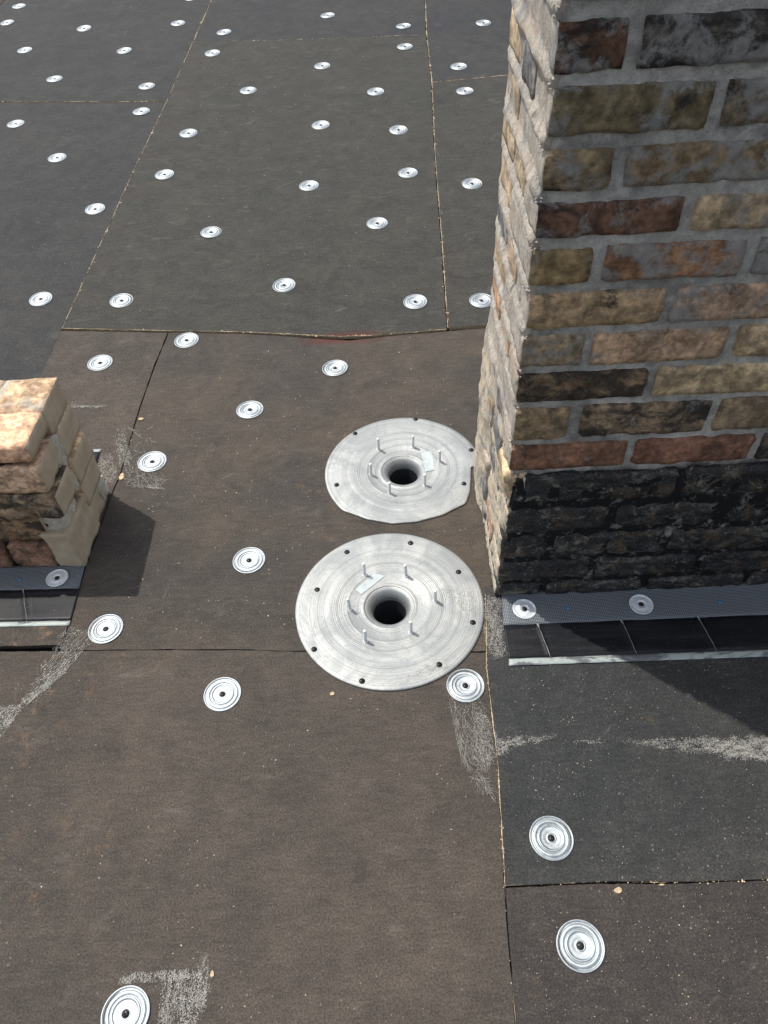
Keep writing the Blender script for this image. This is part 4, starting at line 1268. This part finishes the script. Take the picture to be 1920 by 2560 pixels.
web('adhesive_smear', 'broad pale adhesive band ending in the wall shadow on the charcoal board', [
    ([(0.410, 0.609), (0.526, 0.604), (0.700, 0.592), (0.690, 0.548), (0.602, 0.560), (0.564, 0.578), (0.519, 0.577), (0.470, 0.592)], 209, 0.3, 1.5, 0.013, 0.5, 0.00032),
    ([(0.540, 0.604), (0.72, 0.592), (0.71, 0.548), (0.602, 0.562), (0.564, 0.580)], 198, 0.3, 1.5, 0.012, 0.5, 0.00034),
    ([(0.325, 0.614), (0.385, 0.611), (0.380, 0.606), (0.33, 0.610)], 6, 0.0, 0.4, 0.012, 0.4, 0.0003)], zk, 'adhesive', [([(0.430, 0.607), (0.526, 0.604), (0.720, 0.592), (0.710, 0.548), (0.602, 0.560), (0.564, 0.578), (0.519, 0.580), (0.470, 0.594)], 9000, 0.2, 1.5, 0.0007, 0.007), ([(0.56, 0.603), (0.72, 0.592), (0.71, 0.552), (0.610, 0.562)], 5000, 0.2, 1.5, 0.0008, 0.007), ([(0.325, 0.614), (0.385, 0.611), (0.380, 0.606), (0.33, 0.610)], 250, 0.0, 1.0, 0.0007, 0.003)])
web('adhesive_patch', 'squarish white adhesive scuff beside the nearest plate at the bottom', [
    ([(-0.395, 0.268), (-0.342, 0.272), (-0.330, 0.262), (-0.326, 0.236), (-0.338, 0.200), (-0.350, 0.16), (-0.400, 0.16)], 84, -1.5, 0.5, 0.014, 0.4, 0.00034),
    ([(-0.471, 0.274), (-0.394, 0.280), (-0.335, 0.276), (-0.342, 0.266), (-0.398, 0.266), (-0.462, 0.264)], 25, 0.1, 0.9, 0.011, 0.45, 0.00034),
    ([(-0.345, 0.275), (-0.336, 0.307), (-0.322, 0.268), (-0.318, 0.240), (-0.334, 0.240)], 8, 1.4, 0.5, 0.012, 0.4, 0.00032)], zt, 'adhesive', [([(-0.395, 0.268), (-0.342, 0.272), (-0.330, 0.262), (-0.326, 0.236), (-0.338, 0.200), (-0.350, 0.16), (-0.400, 0.16)], 8500, -1.5, 0.5, 0.0008, 0.006), ([(-0.471, 0.274), (-0.394, 0.280), (-0.335, 0.276), (-0.342, 0.266), (-0.398, 0.266), (-0.462, 0.264)], 2300, -1.3, 0.6, 0.0008, 0.005), ([(-0.345, 0.275), (-0.336, 0.307), (-0.322, 0.268), (-0.318, 0.240), (-0.334, 0.240)], 1000, 1.4, 0.6, 0.0007, 0.005)])
web('adhesive_strand', 'thin tangled strands and dirt on the lower right of the nearer drain', [
    ([(0.114, 0.987), (0.158, 0.975), (0.183, 0.977), (0.180, 0.90), (0.150, 0.915)], 120, -0.6, 1.2, 0.012, 0.5, 0.00028),
    ([(0.060, 0.800), (0.110, 0.800), (0.150, 0.79), (0.129, 0.770), (0.021, 0.757), (-0.012, 0.750), (0.03, 0.775)], 26, 0.5, 0.5, 0.05, 0.30, 0.00026)], lambda x, y: 0.0060 if math.hypot(x - BIG[0], y - BIG[1]) < 0.203 else 0.0012)
web('adhesive_line', 'short white adhesive line behind the broken wall stub', [
    ([(-0.877, 1.711), (-0.770, 1.700), (-0.775, 1.696), (-0.870, 1.703)], 120, -0.1, 0.7, 0.014, 0.4, 0.00050),
    ([(-0.872, 1.728), (-0.860, 1.726), (-0.858, 1.708), (-0.874, 1.709)], 16, 1.2, 0.8, 0.012, 0.4, 0.00045)], lambda x, y: 0.0022)

# ------------------------------------------------------------------ crumbs and chips
def crumbs():
    mb = MB()
    def drop(x, y, b, s, mi):
        top, zf = boards[b]
        a = rnd.uniform(0.5, 1.0)
        blob(mb, (x, y, zf(x, y) + top), (s, s * a, s * 0.7), mi)
    for _ in range(420):                    # near boards
        x, y = rnd.uniform(-0.75, 0.16), rnd.uniform(0.16, 0.85)
        if noise.noise(Vector((x * 4, y * 4, 7))) + 0.25 < rnd.random() * 0.8: continue
        drop(x, y, 'A', rnd.choice((.0006, .0007, .0009, .0012, .0018)), rnd.choice((0, 1, 2, 2)))
    for _ in range(330):
        x, y = rnd.uniform(0.20, 0.80), rnd.uniform(0.38, 0.80)
        if x < 0.23 and y > 0.6: continue
        drop(x, y, 'K', rnd.choice((.0005, .0006, .0008, .0011)), rnd.choice((1, 2, 2)))
    for _ in range(260):
        x, y = rnd.uniform(0.18, 0.70), rnd.uniform(0.15, 0.34)
        drop(x, y, 'L', rnd.choice((.0006, .0008, .0012)), rnd.choice((0, 1, 2)))
    for _ in range(620):
        x, y = rnd.uniform(-0.64, 0.20), rnd.uniform(0.90, 1.94)
        if math.hypot(x - BIG[0], y - BIG[1]) < .21 or math.hypot(x - SMALL[0], y - SMALL[1]) < .205: continue
        if x < -0.25 and y < 1.36: k = 1.0
        else: k = 0.6
        if rnd.random() > k: continue
        drop(x, y, 'B', rnd.choice((.0007, .0009, .0011, .0017)), rnd.choice((1, 2, 2)))
    for _ in range(160):
        x, y = rnd.uniform(-0.75, 0.22), rnd.uniform(2.15, 4.2)
        drop(x, y, 'F', rnd.choice((.0010, .0014, .0020)), rnd.choice((1, 2, 2)))
    for _ in range(90):
        x, y = rnd.uniform(-1.7, -1.05), rnd.uniform(2.2, 3.6)
        drop(x, y, 'E', rnd.choice((.0010, .0014, .0018)), rnd.choice((1, 2, 2)))
    o = mb.build('foam_crumbs', [M['foam'], M['foam_pale'], M['white_grit']], None, smooth=False)
    tag(o, 'pale foam crumbs and grit strewn over the roof boards', 'debris', None, 'stuff')
crumbs()
def chip(x, y, z, s, label):
    mb = MB()
    n = 9
    vv = []
    for lay, (zz, k) in enumerate(((0.0, 1.0), (0.0022, 0.92))):
        for i in range(n):
            a = 2 * PI * i / n
            rr = (1 + 0.35 * noise.noise(Vector((i * 1.7, x * 50, y * 50)))) * k
            vv.append((s[0] * rr * math.cos(a), s[1] * rr * math.sin(a), zz))
    mb.add(vv, [tuple(range(n, 2 * n))] + [(i, (i + 1) % n, n + (i + 1) % n, n + i) for i in range(n)])
    o = mb.build('foam_chip', [M['foam_pale']], None, smooth=False, loc=(x, y, z))
    tag(o, label, 'foam chip', 'loose chips of tan foam')
chip(0.346, 0.352, 0.001, (0.0066, 0.0050), 'tan foam chip lying in the cross joint at lower right')
chip(0.419, 0.3565, 0.001, (0.0055, 0.0016), 'thin sliver of foam wedged in the lower right cross joint')
chip(-0.659, 1.634, 0.001, (0.0085, 0.0050), 'tan foam chip beside the joint behind the white adhesive webbing')
chip(-0.3205, 0.2705, 0.0005, (0.0033, 0.0046), 'small tan chip beside the white scuff at the bottom')
chip(-0.128, 0.748, 0.0005, (0.0050, 0.0040), 'tan chip on the brown board below the nearer drain')
chip(-0.672, 1.41, 0.001, (0.0070, 0.0130), 'orange tan foam lump in the gap of the joint beside the stub')
